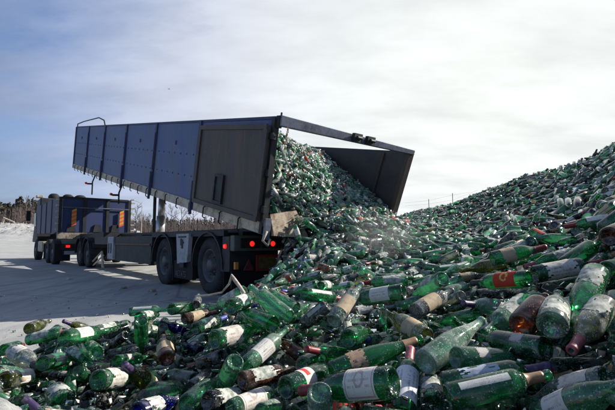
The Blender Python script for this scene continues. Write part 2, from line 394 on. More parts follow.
glyphs(b, .014, 3.35, .25, .10, 'KETATS', 'y'); b.build('lettering', M_mark, fl)
# dolly
for y in (11.79, 13.09):
    wheel(tr, 0.03, y, .50, .30, -1, 24); wheel(tr, 2.6, y, .50, .30, 1, 20)
    b = MB(); vs = []
    for k in range(11):
        a = math.pi * k / 10
        for (x, rr) in ((-.02, .57), (.45, .57), (.45, .60), (-.02, .60)): vs.append((x, y + rr * math.cos(a), .50 + rr * math.sin(a)))
    b.add(vs, [(k * 4 + i, k * 4 + (i + 1) % 4, (k + 1) * 4 + (i + 1) % 4, (k + 1) * 4 + i) for k in range(10) for i in range(4)])
    b.build('mudguard', M_dark, tr)
b = MB(); b.tube([(.1, 11.1, .25), (.1, 9.9, .62)], .03, 6); b.tube([(.1, 11.0, .12), (.1, 9.7, .5)], .03, 6); b.tube([(.1, 9.9, .62), (.1, 9.7, .1)], .04, 6); b.build('landing_strut', M_rail, tr)
b = MB(); b.box(.3, .8, 9.5, 9.9, .35, .8); b.build('spare_box', M_dark, tr)
b = MB(); b.tube([(.9, 13.8, .8), (1.4, 14.9, .85)], .05, 6); b.tube([(1.9, 13.8, .8), (1.4, 14.9, .85)], .05, 6); b.build('drawbar', M_dark, tr)
# rear bumper and lamps
b = MB(); b.box(0.0, 2.75, .90, 1.04, .80, 1.07); bp = b.build('rear_bumper', M_bump, tr, bevel=.02)
for (x0, x1, y0, y1, z0, z1) in ((.12, .49, .87, .898, .85, 1.02), (.55, .92, .87, .898, .85, 1.02), (1.0, 1.35, .87, .898, .85, 1.02)):
    b = MB(); b.box(x0, x1, y0, y1, z0, z1); h_ = b.build('lamp_housing', M_black, bp, bevel=.006)
    b = MB(); xm = (x0 + x1) / 2 + .05
    if x0 > .95: b.lathe([(-.02, .001), (-.02, .018), (.0, .02)], (xm, y0 - .001, .95), 'y', 10)
    else: b.lathe([(-.03, .001), (-.03, .035), (.0, .048)], (xm - .02, y0 - .001, .925), 'y', 14)
    b.build('tail_lamp', M_lamp, h_, bevel=.004)
b = MB(); b.box(.46, 1.32, .92, .945, .45, .73); rb = b.build('marker_board', M_red, tr)
b = MB(); b.box(.51, 1.27, .912, .918, .49, .69); b.build('board_centre', M_yel, rb)
b = MB(); b.add([(.20, .90, .47), (.40, .90, .47), (.30, .90, .66), (.20, .93, .47), (.40, .93, .47), (.30, .93, .66)], [(0, 1, 2), (5, 4, 3), (0, 3, 4, 1), (1, 4, 5, 2), (2, 5, 3, 0)]); b.build('triangle_reflector', grime('dull_red', (.16, .03, .03), (.05, .03, .03), 10), tr)
b = MB(); b.box(.02, .08, .88, .93, .50, .62); b.build('side_marker', M_amber, tr)
b = MB(); b.box(.0, 2.7, .95, 1.0, .18, .46); b.build('underrun_flap', M_black, tr)
b = MB(); b.box(.84, 1.22, .915, .935, .22, .43); b.build('number_plate', M_white, tr)
b = MB(); b.box(.0, 1.0, 1.04, 1.35, .45, .80); b.build('rear_box', M_dark, tr)
b = MB(); b.lathe([(-.03, .001), (-.03, .036), (0, .042)], (-.005, 1.18, .88), 'x', 12); b.build('side_lamp', M_lamp, tr)
b = MB(); b.box(.0, .12, 1.05, 1.3, .8, 1.05); b.build('lamp_bracket', M_dark, tr)

# ------------------------------------------------------------------ truck
tk = empty('dump_truck', (-9.98, 16.8, 0), .69)
tag(tk, 'dark blue tipper truck with striped reflectors parked ahead of the trailer', 'truck')
TW, TL_, TB, TT = 2.78, 6.2, 1.2, 2.75
b = MB(); b.box(0, .05, .08, TL_, TB + .12, TT - .03)
for y in (1.6, 3.1, 4.6): b.box(-.03, -.002, y - .05, y + .05, TB + .1, TT - .03)
b.build('side_board', M_bluedk, tk)
b = MB(); b.box(TW - .05, TW, .08, TL_, TB + .12, TT - .03); b.box(.052, TW - .052, TL_ - .05, TL_, TB + .12, TT); b.build('side_board', M_bluedk, tk)
M_tblue = grime('tail_blue', (.028, .045, .13), (.04, .05, .09), 3.5, .45, .72, .5, 0, True)
tg = MB()
for i in range(3):
    x0 = .10 + i * (TW - .2) / 3; x1 = .10 + (i + 1) * (TW - .2) / 3; tg.box(x0 + .05, x1 - .05, 0, .06, TB + .13, TT - .06)
tg = tg.build('tailgate', M_tblue, tk)
b = MB()
for i in range(4):
    x = .06 + i * (TW - .12) / 3; b.box(x - .06, x + .06, -.05, .08, TB + .1, TT)
b.box(.121, TW - .121, -.04, .07, TT - .055, TT + .02); b.build('tailgate_frame', M_dark, tg)
b = MB(); b.tube([(.1, -.07, TT - .42), (TW - .1, -.07, TT - .42)], .025, 6); b.build('tailgate_rail', M_bar, tg)
for x in (.30, 1.28, 1.98):
    b = MB(); b.hexa([(x, -.06, TB + .14), (x + .34, -.06, TB + .14), (x + .34, -.01, TB + .14), (x, -.01, TB + .14), (x + .06, -.06, TB + .45), (x + .28, -.06, TB + .45), (x + .28, -.01, TB + .45), (x + .06, -.01, TB + .45)]); b.build('chute_hatch', M_dark, tg)
b = MB()
for k in range(6):
    b.box(-.09, .0, -.06, .05, TB + .2 + k * .24, TB + .26 + k * .24); b.box(TW, TW + .16, -.06, .05, TB + .2 + k * .24, TB + .26 + k * .24)
b.build('hinge_lug', M_rail, tk)
b = MB(); b.box(-.02, TW + .02, -.10, .10, TB - .14, TB + .10); lg = b.build('rear_sill', grime('dirty_sill', (.30, .25, .20), (.06, .05, .045), 6, .44, .6, .8), tk)
b = MB(); b.box(.85, 1.02, -.125, -.101, TB - .1, TB + .05); b.box(1.65, 1.82, -.125, -.101, TB - .1, TB + .05); b.build('sill_pocket', M_black, lg)
for x in (.46, 2.30):
    b = MB(); b.cur = 0
    for k in range(8):
        z0 = TB + .36 + k * .082; b.cur = k % 2
        b.hexa([(x, -.10, z0), (x + .17, -.10, z0 + .08), (x + .17, -.085, z0 + .08), (x, -.085, z0), (x, -.10, z0 + .082), (x + .17, -.10, z0 + .162), (x + .17, -.085, z0 + .162), (x, -.085, z0 + .082)])
    b.build('striped_reflector', [M_orange, M_yelref], tk)
b = MB(); b.box(.8, 1.0, .3, 7.2, .75, TB - .15); b.box(1.75, 1.95, .3, 7.2, .75, TB - .15); b.box(.2, 2.6, .3, .5, .6, .85); b.build('chassis', M_dark, tk)
b = MB(); b.box(.25, 2.5, .2, .29, .40, .62); tb = b.build('rear_bumper', M_dark, tk)
b = MB(); b.box(.35, .50, .17, .199, .70, .80); b.build('tail_lamp', M_lamp, tk)
b = MB(); b.box(.3, .85, .17, .199, .42, .56); b.build('number_plate', M_white, tk)
for y in (1.1, 2.5): wheel(tk, 0.0, y, .52, .3, -1, 24); wheel(tk, 2.7, y, .52, .3, 1, 20)
wheel(tk, 0.02, 6.3, .52, .3, -1, 24); wheel(tk, 2.7, 6.3, .52, .3, 1, 20)
b = MB(); b.box(.0, .35, 3.9, 5.3, .45, .95); b.build('fuel_tank', M_rail, tk, bevel=.05)
for y in (.35, 3.2): 
    b = MB(); b.box(-.02, .55, y - .01, y + .01, .15, .85); b.build('mud_flap', M_black, tk)
# cab
M_cab = grime('cab_paint', (.012, .014, .022), (.06, .06, .06), 4)
b = MB(); b.hexa([(.08, 6.35, .9), (2.62, 6.35, .9), (2.62, 8.2, .9), (.08, 8.2, .9), (.14, 6.35, 3.22), (2.56, 6.35, 3.22), (2.5, 7.9, 3.22), (.2, 7.9, 3.22)])
cabo = b.build('cab', M_cab, tk, bevel=.06)
b = MB(); b.box(.05, .085, 6.9, 7.7, 1.75, 2.45); b.build('side_window', flat('dark_glass', (.02, .025, .03), .08), cabo)
b = MB(); b.tube([(.12, 7.9, 2.45), (-.18, 8.0, 2.65), (-.18, 8.0, 2.1)], .02, 6); b.box(-.28, -.08, 7.94, 8.0, 2.05, 2.6); b.build('wing_mirror', M_black, cabo)
b = MB(); b.box(.0, .6, 5.9, 6.3, TB, 2.0); b.tube([(.1, 6.28, 2.0), (.1, 6.28, 2.75)], .05, 8); b.build('air_filter', M_dark, tk)
for i, (x, s) in enumerate(((.80, .27), (1.47, .29), (2.07, .31))):
    b = MB(); prof = [(0, s), (.10, s * 1.02), (.20, s * .85), (.27, s * .5), (.29, .001)]
    b.lathe(prof, (x, 6.75, 3.23), 'z', 14); b.build('roof_dome', M_black, cabo, True)
b = MB(); b.box(-.02, .3, 6.5, 6.9, 3.225, 3.36); b.build('roof_lamp', M_rail, cabo, bevel=.03)

# ------------------------------------------------------------------ scenery behind
M_bark = grime('bark', (.09, .075, .065), (.20, .18, .16), 8, .5, .7, .9)
M_needle = grime('needles', (.030, .034, .020), (.070, .058, .042), 1.2, .4, .65, .8)
M_twig = grime('twigs', (.10, .075, .07), (.15, .12, .11), 3, .4, .65, .9)
def bare_tree(x, y, h, seed, label, spread=.42):
    r = random.Random(seed); z0 = far_z(x, y)
    t = empty('bare_tree', (x, y, z0)); tag(t, label, 'tree', 'bare trees behind the truck and trailer')
    tm = MB(); cm = MB()
    P = [Vector((0, 0, -.2))]
    for k in range(6): P.append(Vector((r.uniform(-.02, .02) * h * k / 3, r.uniform(-.02, .02) * h * k / 3, h * .93 * (k + 1) / 6)))
    tm.tube(P, [h * .016 * (1 - .14 * k) for k in range(7)], 6)
    def br(p, d, ln, rad, lev):
        q = p + d * ln * .55; e = q + (d + Vector((r.uniform(-.3, .3), r.uniform(-.3, .3), .22))).normalized() * ln * .5
        cm.tube([p, q, e], [rad, rad * .7, rad * .3], 4 if lev < 2 else 3, False)
        if lev < 3:
            for k in range(5 if lev else 6):
                f = r.uniform(.25, 1); s = p.lerp(q, f * 2) if f < .5 else q.lerp(e, f * 2 - 1)
                dd = (d + Vector((r.uniform(-.9, .9), r.uniform(-.9, .9), r.uniform(-.2, .8)))).normalized()
                br(s, dd, ln * r.uniform(.4, .62), rad * .5, lev + 1)
    for k in range(15):
        f = .22 + .75 * k / 15; i = min(5, int(f * 6)); p = P[i].lerp(P[i + 1], f * 6 - i)
        a = r.uniform(0, 6.28); d = Vector((math.cos(a) * .8, math.sin(a) * .8, .75)).normalized()
        br(p, d, h * spread * (1.15 - f) * r.uniform(.6, 1), h * .005, 1)
    tm.build('trunk', M_bark, t); cm.build('crown', M_twig, t)
def px_ground(px, D): 
    x = (px - CX) / F * D; return x, D
for i, (px, D, h, sd_, lb) in enumerate([
    (26, 150, 14.5, 3, 'tall bare tree rising over the dark wood behind the cab'), (17, 160, 11, 4, 'lower bare tree left of the cab, in front of the pines'),
    (136, 75, 8.2, 5, 'bare tree standing just right of the blue tipper truck'), (150, 90, 7.4, 6, 'bare tree behind the small white car'),
    (172, 70, 7.6, 7, 'bare tree just right of the hydraulic ram'), (181, 72, 7.9, 8, 'bare tree seen in the middle of the gap over the chassis'),
    (193, 66, 7.0, 9, 'bare tree above the first trailer mudguard'), (206, 80, 7.2, 10, 'bare tree above the grey side panel'),
    (218, 70, 6.2, 11, 'bare tree above the rear mudguard, second from the right'), (232, 76, 6.4, 12, 'rightmost bare tree beside the green container')]):
    x, y = px_ground(px, D); bare_tree(x, y, h, sd_, lb)
# pine wood: one mass far away, made of crowns with uneven tops
def wood(name, px0, px1, D, h, n, seed, label):
    r = random.Random(seed); b = MB()
    for k in range(n):
        px = r.uniform(px0, px1); d = D * r.uniform(.95, 1.15); x, y = px_ground(px, d); z0 = far_z(x, y); hh = h * r.uniform(.62, 1.0); base = hh * r.uniform(.1, .3)
        b.tube([(x, y, z0 - 1), (x, y, z0 + hh * .9)], hh * .012, 4)
        for q in range(90):
            f = r.random() ** .8; z = z0 + base + (hh - base) * f; rr = hh * .17 * (1 - f) ** .7 * r.uniform(.2, 1.1) + .1; a = r.uniform(0, 6.28)
            c = Vector((x + rr * math.cos(a), y + rr * math.sin(a), z)); s = hh * .035 * r.uniform(.6, 1.5)
            u = Vector((r.gauss(0, 1), r.gauss(0, 1), r.gauss(0, .6))).normalized() * s; v = Vector((r.gauss(0, 1), r.gauss(0, 1), r.gauss(0, .6))).normalized() * s
            b.add([c - u, c + v, c + u, c - v * .8], [(0, 1, 2, 3)])
    o = b.build(name, M_needle); tag(o, label, 'wood', kind='stuff')
wood('pine_wood', -60, 46, 230, 21, 240, 1, 'dark pine wood behind the gravel mound on the left')
wood('distant_wood', 110, 275, 520, 26, 420, 2, 'far low wood seen under the raised trailer body')
b = MB(); r = random.Random(8)
for k in range(420):
    px = r.choice((r.uniform(-10, 46), r.uniform(105, 262), r.uniform(105, 262))); D = r.uniform(125, 200) if px > 60 else r.uniform(190, 215); x, y = px_ground(px, D); z0 = far_z(x, y); hh = r.uniform(2.2, 6.0) * (1 if px > 60 else 2.2)
    b.tube([(x, y, z0), (x + r.uniform(-.4, .4), y, z0 + hh)], hh * .008, 3, False)
    for q in range(34):
        f = r.uniform(.25, 1); a_ = r.uniform(-1.7, 1.7); ln2 = hh * .30 * (1.2 - f) * r.uniform(.4, 1); p_ = Vector((x, y, z0 + hh * f)); e_ = p_ + Vector((a_ * ln2, r.uniform(-.5, .5) * ln2, ln2 * .9)); b.tube([p_, e_], hh * .0035, 3, False)
o = b.build('bare_thicket', M_twig); tag(o, 'brownish bare thicket along the far edge of the yard', 'thicket', kind='stuff')
# pale rubble mound
b = MB(); r = random.Random(5)
n1_, n2_ = 60, 26; x0, y0 = px_ground(-40, 118)
mv = []
for j in range(n2_):
    for i in range(n1_):
        u, v = i / (n1_ - 1), j / (n2_ - 1)
        x = -125 + u * 75; y = 100 + v * 34
        hgt = 5.0 * math.sin(math.pi * v) ** .8 * (1 - max(0, (u - .3) / .7) ** 2 * .55) * min(1, (1 - u) * 6) + r.uniform(-.3, .3)
        mv.append((x, y, far_z(x, y) * .3 + max(-.3, hgt)))
b.add(mv, [(j * n1_ + i, j * n1_ + i + 1, (j + 1) * n1_ + i + 1, (j + 1) * n1_ + i) for j in range(n2_ - 1) for i in range(n1_ - 1)])
for k in range(1600):
    v = mv[r.randrange(len(mv))]; s = r.uniform(.12, .42); c = Vector((v[0] + r.uniform(-.7, .7), v[1] + r.uniform(-.7, .7), v[2] + .1))
    b.add([c + Vector((r.uniform(-1, 1), r.uniform(-1, 1), r.uniform(-.3, 1))).normalized() * s for _ in range(4)], [(0, 1, 2), (0, 2, 3), (0, 3, 1), (1, 3, 2)])
o = b.build('rubble_mound', grime('pale_rubble', (.44, .43, .41), (.18, .175, .17), 1.1, .42, .66, .9, bump=.5, fine=6)); tag(o, 'pale heap of broken stone and rubble beyond the yard on the left', 'rubble', kind='stuff')
# yellow hoarding, site cabin and excavator shape far left
M_yelb = flat('yellow_sheet', (.70, .46, .03), .6)
def at(px, py, D):
    p = unproj(px, py, D); return p
e = empty('yellow_container', (at(-4, 228, 140)[0], 140, far_z(0, 150))); tag(e, 'long yellow container with red markings behind the rubble mound', 'container')
b = MB(); b.box(-6, 6.8, -1, 1.2, 0, 2.3); 
for k in range(24): b.box(-5.9 + k * .53, -5.65 + k * .53, -1.05, -1.002, .1, 2.2)
b.build('container_shell', M_yelb, e)
b = MB(); rr = random.Random(2)
for k in range(4): b.box(.6 + k * .95, 1.25 + k * .95, -1.12, -1.06, .75, .95 + rr.uniform(0, .2)); b.box(.6 + k * .95, .8 + k * .95, -1.12, -1.061, .96, 1.55)
b.build('red_marking', M_red, e)
e = empty('container_cap', (at(19.5, 226, 142)[0], 142, 3.4))
tag(e, 'small white and red box at the end of the yellow container', 'box')
b = MB(); b.box(-1, 1, -1, 1, 0, 1.9); b.build('box_shell', M_white, e, bevel=.1); b = MB(); b.box(-.6, .4, -1.05, -1.01, .5, 1.3); b.build('red_mark', M_red, e)
e = empty('excavator', (at(4, 225, 150)[0], 152, 3.6)); tag(e, 'grey excavator arm and cab behind the yellow container', 'excavator')
b = MB(); b.tube([(-2.5, 0, 2), (-1.5, 0, 5.6), (2.0, 0, 4.2), (3.6, 0, 2.4)], [.35, .4, .3, .2], 6); b.build('boom', M_rail, e)
b = MB(); b.box(-3.5, -.5, -1, 1, 0, 2.3); b.build('cab', M_rail, e, bevel=.2); b = MB(); b.box(2.8, 4.6, -.5, .5, 2.2, 3.3); b.build('bucket', M_dark, e, bevel=.2)
# small cars, van and container under the trailer
def car(px, D, col, label, name='parked_car', van=False, rz=0):
    x, y = px_ground(px, D); e = empty(name, (x, y, far_z(x, y)), rz); tag(e, label, 'van' if van else 'car')
    m = grime(name + '_paint', col, (.2, .2, .2), 4, .6, .8, .3); b = MB(); hh = 1.1 if van else .72
    b.hexa([(-2.1, -.85, .3), (2.1, -.85, .3), (2.1, .85, .3), (-2.1, .85, .3), (-2.1, -.82, .3 + hh), (2.0, -.82, .3 + hh * .85), (2.0, .82, .3 + hh * .85), (-2.1, .82, .3 + hh)])
    b.hexa([(-2.0 if van else -1.6, -.8, .3 + hh), (1.5 if van else 1.1, -.8, .28 + hh), (1.5 if van else 1.1, .8, .28 + hh), (-2.0 if van else -1.6, .8, .3 + hh), (-1.95 if van else -1.2, -.7, .95 + hh), (.7 if van else .5, -.7, .95 + hh), (.7 if van else .5, .7, .95 + hh), (-1.95 if van else -1.2, .7, .95 + hh)])
    bd = b.build('body', m, e, bevel=.08)
    b = MB(); b.hexa([(-1.4, -.81, .4 + hh), (.95, -.81, .38 + hh), (.95, -.76, .38 + hh), (-1.4, -.76, .4 + hh), (-1.1, -.74, .86 + hh), (.45, -.74, .86 + hh), (.45, -.70, .86 + hh), (-1.1, -.70, .86 + hh)]); b.build('window', bpy.data.materials['dark_glass'], bd)
    for wx in (-1.3, 1.3):
        for wy in (-.9, .7):
            b = MB(); b.lathe([(0, .001), (0, .32), (.2, .32), (.2, .001)], (wx, wy, .32), 'y', 12); b.build('wheel', M_tyre, e)
car(145, 102, (.55, .58, .62), 'small silver car parked beyond the truck, left of the ram', rz=.4)
car(134, 150, (.35, .36, .40), 'tiny grey car partly behind the tipper truck tailgate', rz=-.3)
car(213, 115, (.65, .64, .62), 'small white van parked beyond the trailer wheels', 'parked_van', True, 1.2)
x, y = px_ground(228.5, 120); e = empty('green_container', (x, y, far_z(x, y) * .9)); tag(e, 'green waste container beyond the trailer, beside the rightmost bare tree', 'container')
b = MB(); b.box(-2.2, 2.2, -1.2, 1.2, 0, 2.3)
for k in range(8): b.box(-2.1 + k * .55, -1.9 + k * .55, -1.26, -1.202, .1, 2.2)
b.build('container_shell', flat('green_sheet', (.02, .16, .11), .5), e)
b = MB(); b.box(-2.3, 2.3, -1.3, 1.3, 2.305, 2.42); b.build('rim', M_dark, e)
# lamp post
x, y = px_ground(141.5, 62); e = empty('street_lamp', (x, y, 0)); tag(e, 'slim street lamp post right of the tipper truck', 'street lamp')
b = MB(); b.tube([(0, 0, 0), (0, 0, 6.2)], [.07, .05], 8); b.build('post', M_rail, e)
b = MB(); b.tube([(0, 0, 6.15), (-.35, 0, 6.6), (-1.2, 0, 6.95)], .04, 6); b.build('arm', M_rail, e)
b = MB(); b.hexa([(-1.75, -.12, 6.92), (-1.1, -.12, 6.90), (-1.1, .12, 6.90), (-1.75, .12, 6.92), (-1.7, -.08, 7.04), (-1.15, -.08, 7.06), (-1.15, .08, 7.06), (-1.7, .08, 7.04)]); b.build('lamp_head', M_rail, e)
# bird
b = MB(); b.add([(-.02, -.22, 0), (.05, 0, .03), (-.02, .22, -.01), (-.09, 0, 0), (.0, -.45, .14), (.02, .45, .16), (-.08, -.25, .01), (-.08, .25, .01), (0, 0, -.05)],
    [(0, 1, 8), (1, 2, 8), (2, 3, 8), (3, 0, 8), (0, 3, 1), (1, 3, 2), (4, 0, 6), (5, 7, 2), (4, 6, 0), (0, 6, 3)])
b.tube([(-.25, .0, 0), (-.1, 0, 0), (.12, 0, 0), (.22, 0, .01), (.28, 0, 0)], [.03, .06, .05, .03, .005], 6)
o = b.build('bird', flat('bird_grey', (.25, .25, .27), .8)); o.scale = (.7, .7, .7); o.location = unproj(169, 89, 55); o.rotation_euler = (0, .2, .9); tag(o, 'small bird gliding in the cloudy sky', 'bird')
# fence posts on the distant heap
for px, top, bot, lb in ((429, 199, 212, 'thin fence post on the far heap, nearest the trailer'), (453, 193, 211, 'taller thin fence post on the far heap, away from the trailer')):
    p = unproj(px, bot, 19.5); h_ = (bot - top) * 19.5 / F
    b = MB(); b.tube([(0, 0, -.6), (0, 0, h_)], .014, 6); o = b.build('fence_post', M_dark); o.location = p; tag(o, lb, 'fence post', 'fence posts on the far heap')
b = MB(); pts = [unproj(px, py, 19.5) for px, py in ((405, 206), (429, 204), (453, 200), (478, 190))]
b.tube(pts, .003, 4); pts = [unproj(px, py, 19.5) for px, py in ((405, 203), (429, 200.5), (453, 195), (470, 192))]; b.tube(pts, .003, 4)
o = b.build('fence_wire', M_dark); tag(o, 'thin wires strung between the posts above the far heap', 'wire')

# ------------------------------------------------------------------ bottles: catalogue
# kinds: profile of (height along axis, radius)
K = {
 'bordeaux': dict(L=.300, R=.0375, neck=.212, p=[(.0, .030), (.002, .0345), (.008, .0375), (.19, .0375), (.203, .0355), (.213, .029), (.221, .021), (.230, .0158), (.24, .0142), (.284, .0135), (.286, .0155), (.296, .0155), (.300, .0140)]),
 'burgundy': dict(L=.300, R=.0410, neck=.22, p=[(.0, .033), (.002, .038), (.009, .041), (.145, .041), (.165, .0392), (.185, .034), (.205, .0265), (.222, .0195), (.24, .0155), (.284, .0138), (.286, .0158), (.296, .0158), (.300, .0142)]),
 'champagne': dict(L=.318, R=.0440, neck=.21, p=[(.0, .035), (.002, .041), (.010, .044), (.14, .044), (.165, .0415), (.19, .0345), (.215, .0255), (.24, .0185), (.27, .0152), (.296, .0145), (.298, .0172), (.306, .0172), (.308, .015), (.318, .0148)]),
 'hock': dict(L=.345, R=.0385, neck=.25, p=[(.0, .030), (.002, .0355), (.008, .0385), (.13, .0385), (.16, .0370), (.195, .0325), (.23, .0255), (.265, .0185), (.295, .0150), (.330, .0135), (.332, .0155), (.341, .0155), (.345, .0140)]),
 'jug': dict(L=.205, R=.0440, neck=.155, p=[(.0, .036), (.002, .041), (.008, .044), (.125, .044), (.14, .0425), (.152, .037), (.161, .028), (.168, .019), (.174, .0150), (.194, .0145), (.195, .0175), (.204, .0175), (.205, .0150)]),
 'spirit': dict(L=.260, R=.0400, neck=.18, p=[(.0, .032), (.002, .037), (.008, .040), (.15, .040), (.165, .0385), (.178, .033), (.188, .024), (.197, .0165), (.207, .0145), (.244, .014), (.245, .0165), (.256, .0165), (.260, .0145)]),
 'beer': dict(L=.235, R=.0310, neck=.15, p=[(.0, .024), (.002, .0285), (.007, .031), (.115, .031), (.135, .0295), (.155, .024), (.175, .0165), (.195, .0132), (.222, .0125), (.223, .0142), (.232, .0142), (.235, .0125)]),
}
KN = {'bordeaux': 'straight-shouldered', 'burgundy': 'slope-shouldered', 'champagne': 'heavy sparkling-wine', 'hock': 'slender', 'jug': 'stout', 'spirit': 'short-necked', 'beer': 'small'}
GN = {'g': 'green', 'dg': 'dark green', 'pg': 'pale green', 'ol': 'olive', 'br': 'brown', 'bl': 'blue', 'k': 'blackish', 'cl': 'pale clear'}
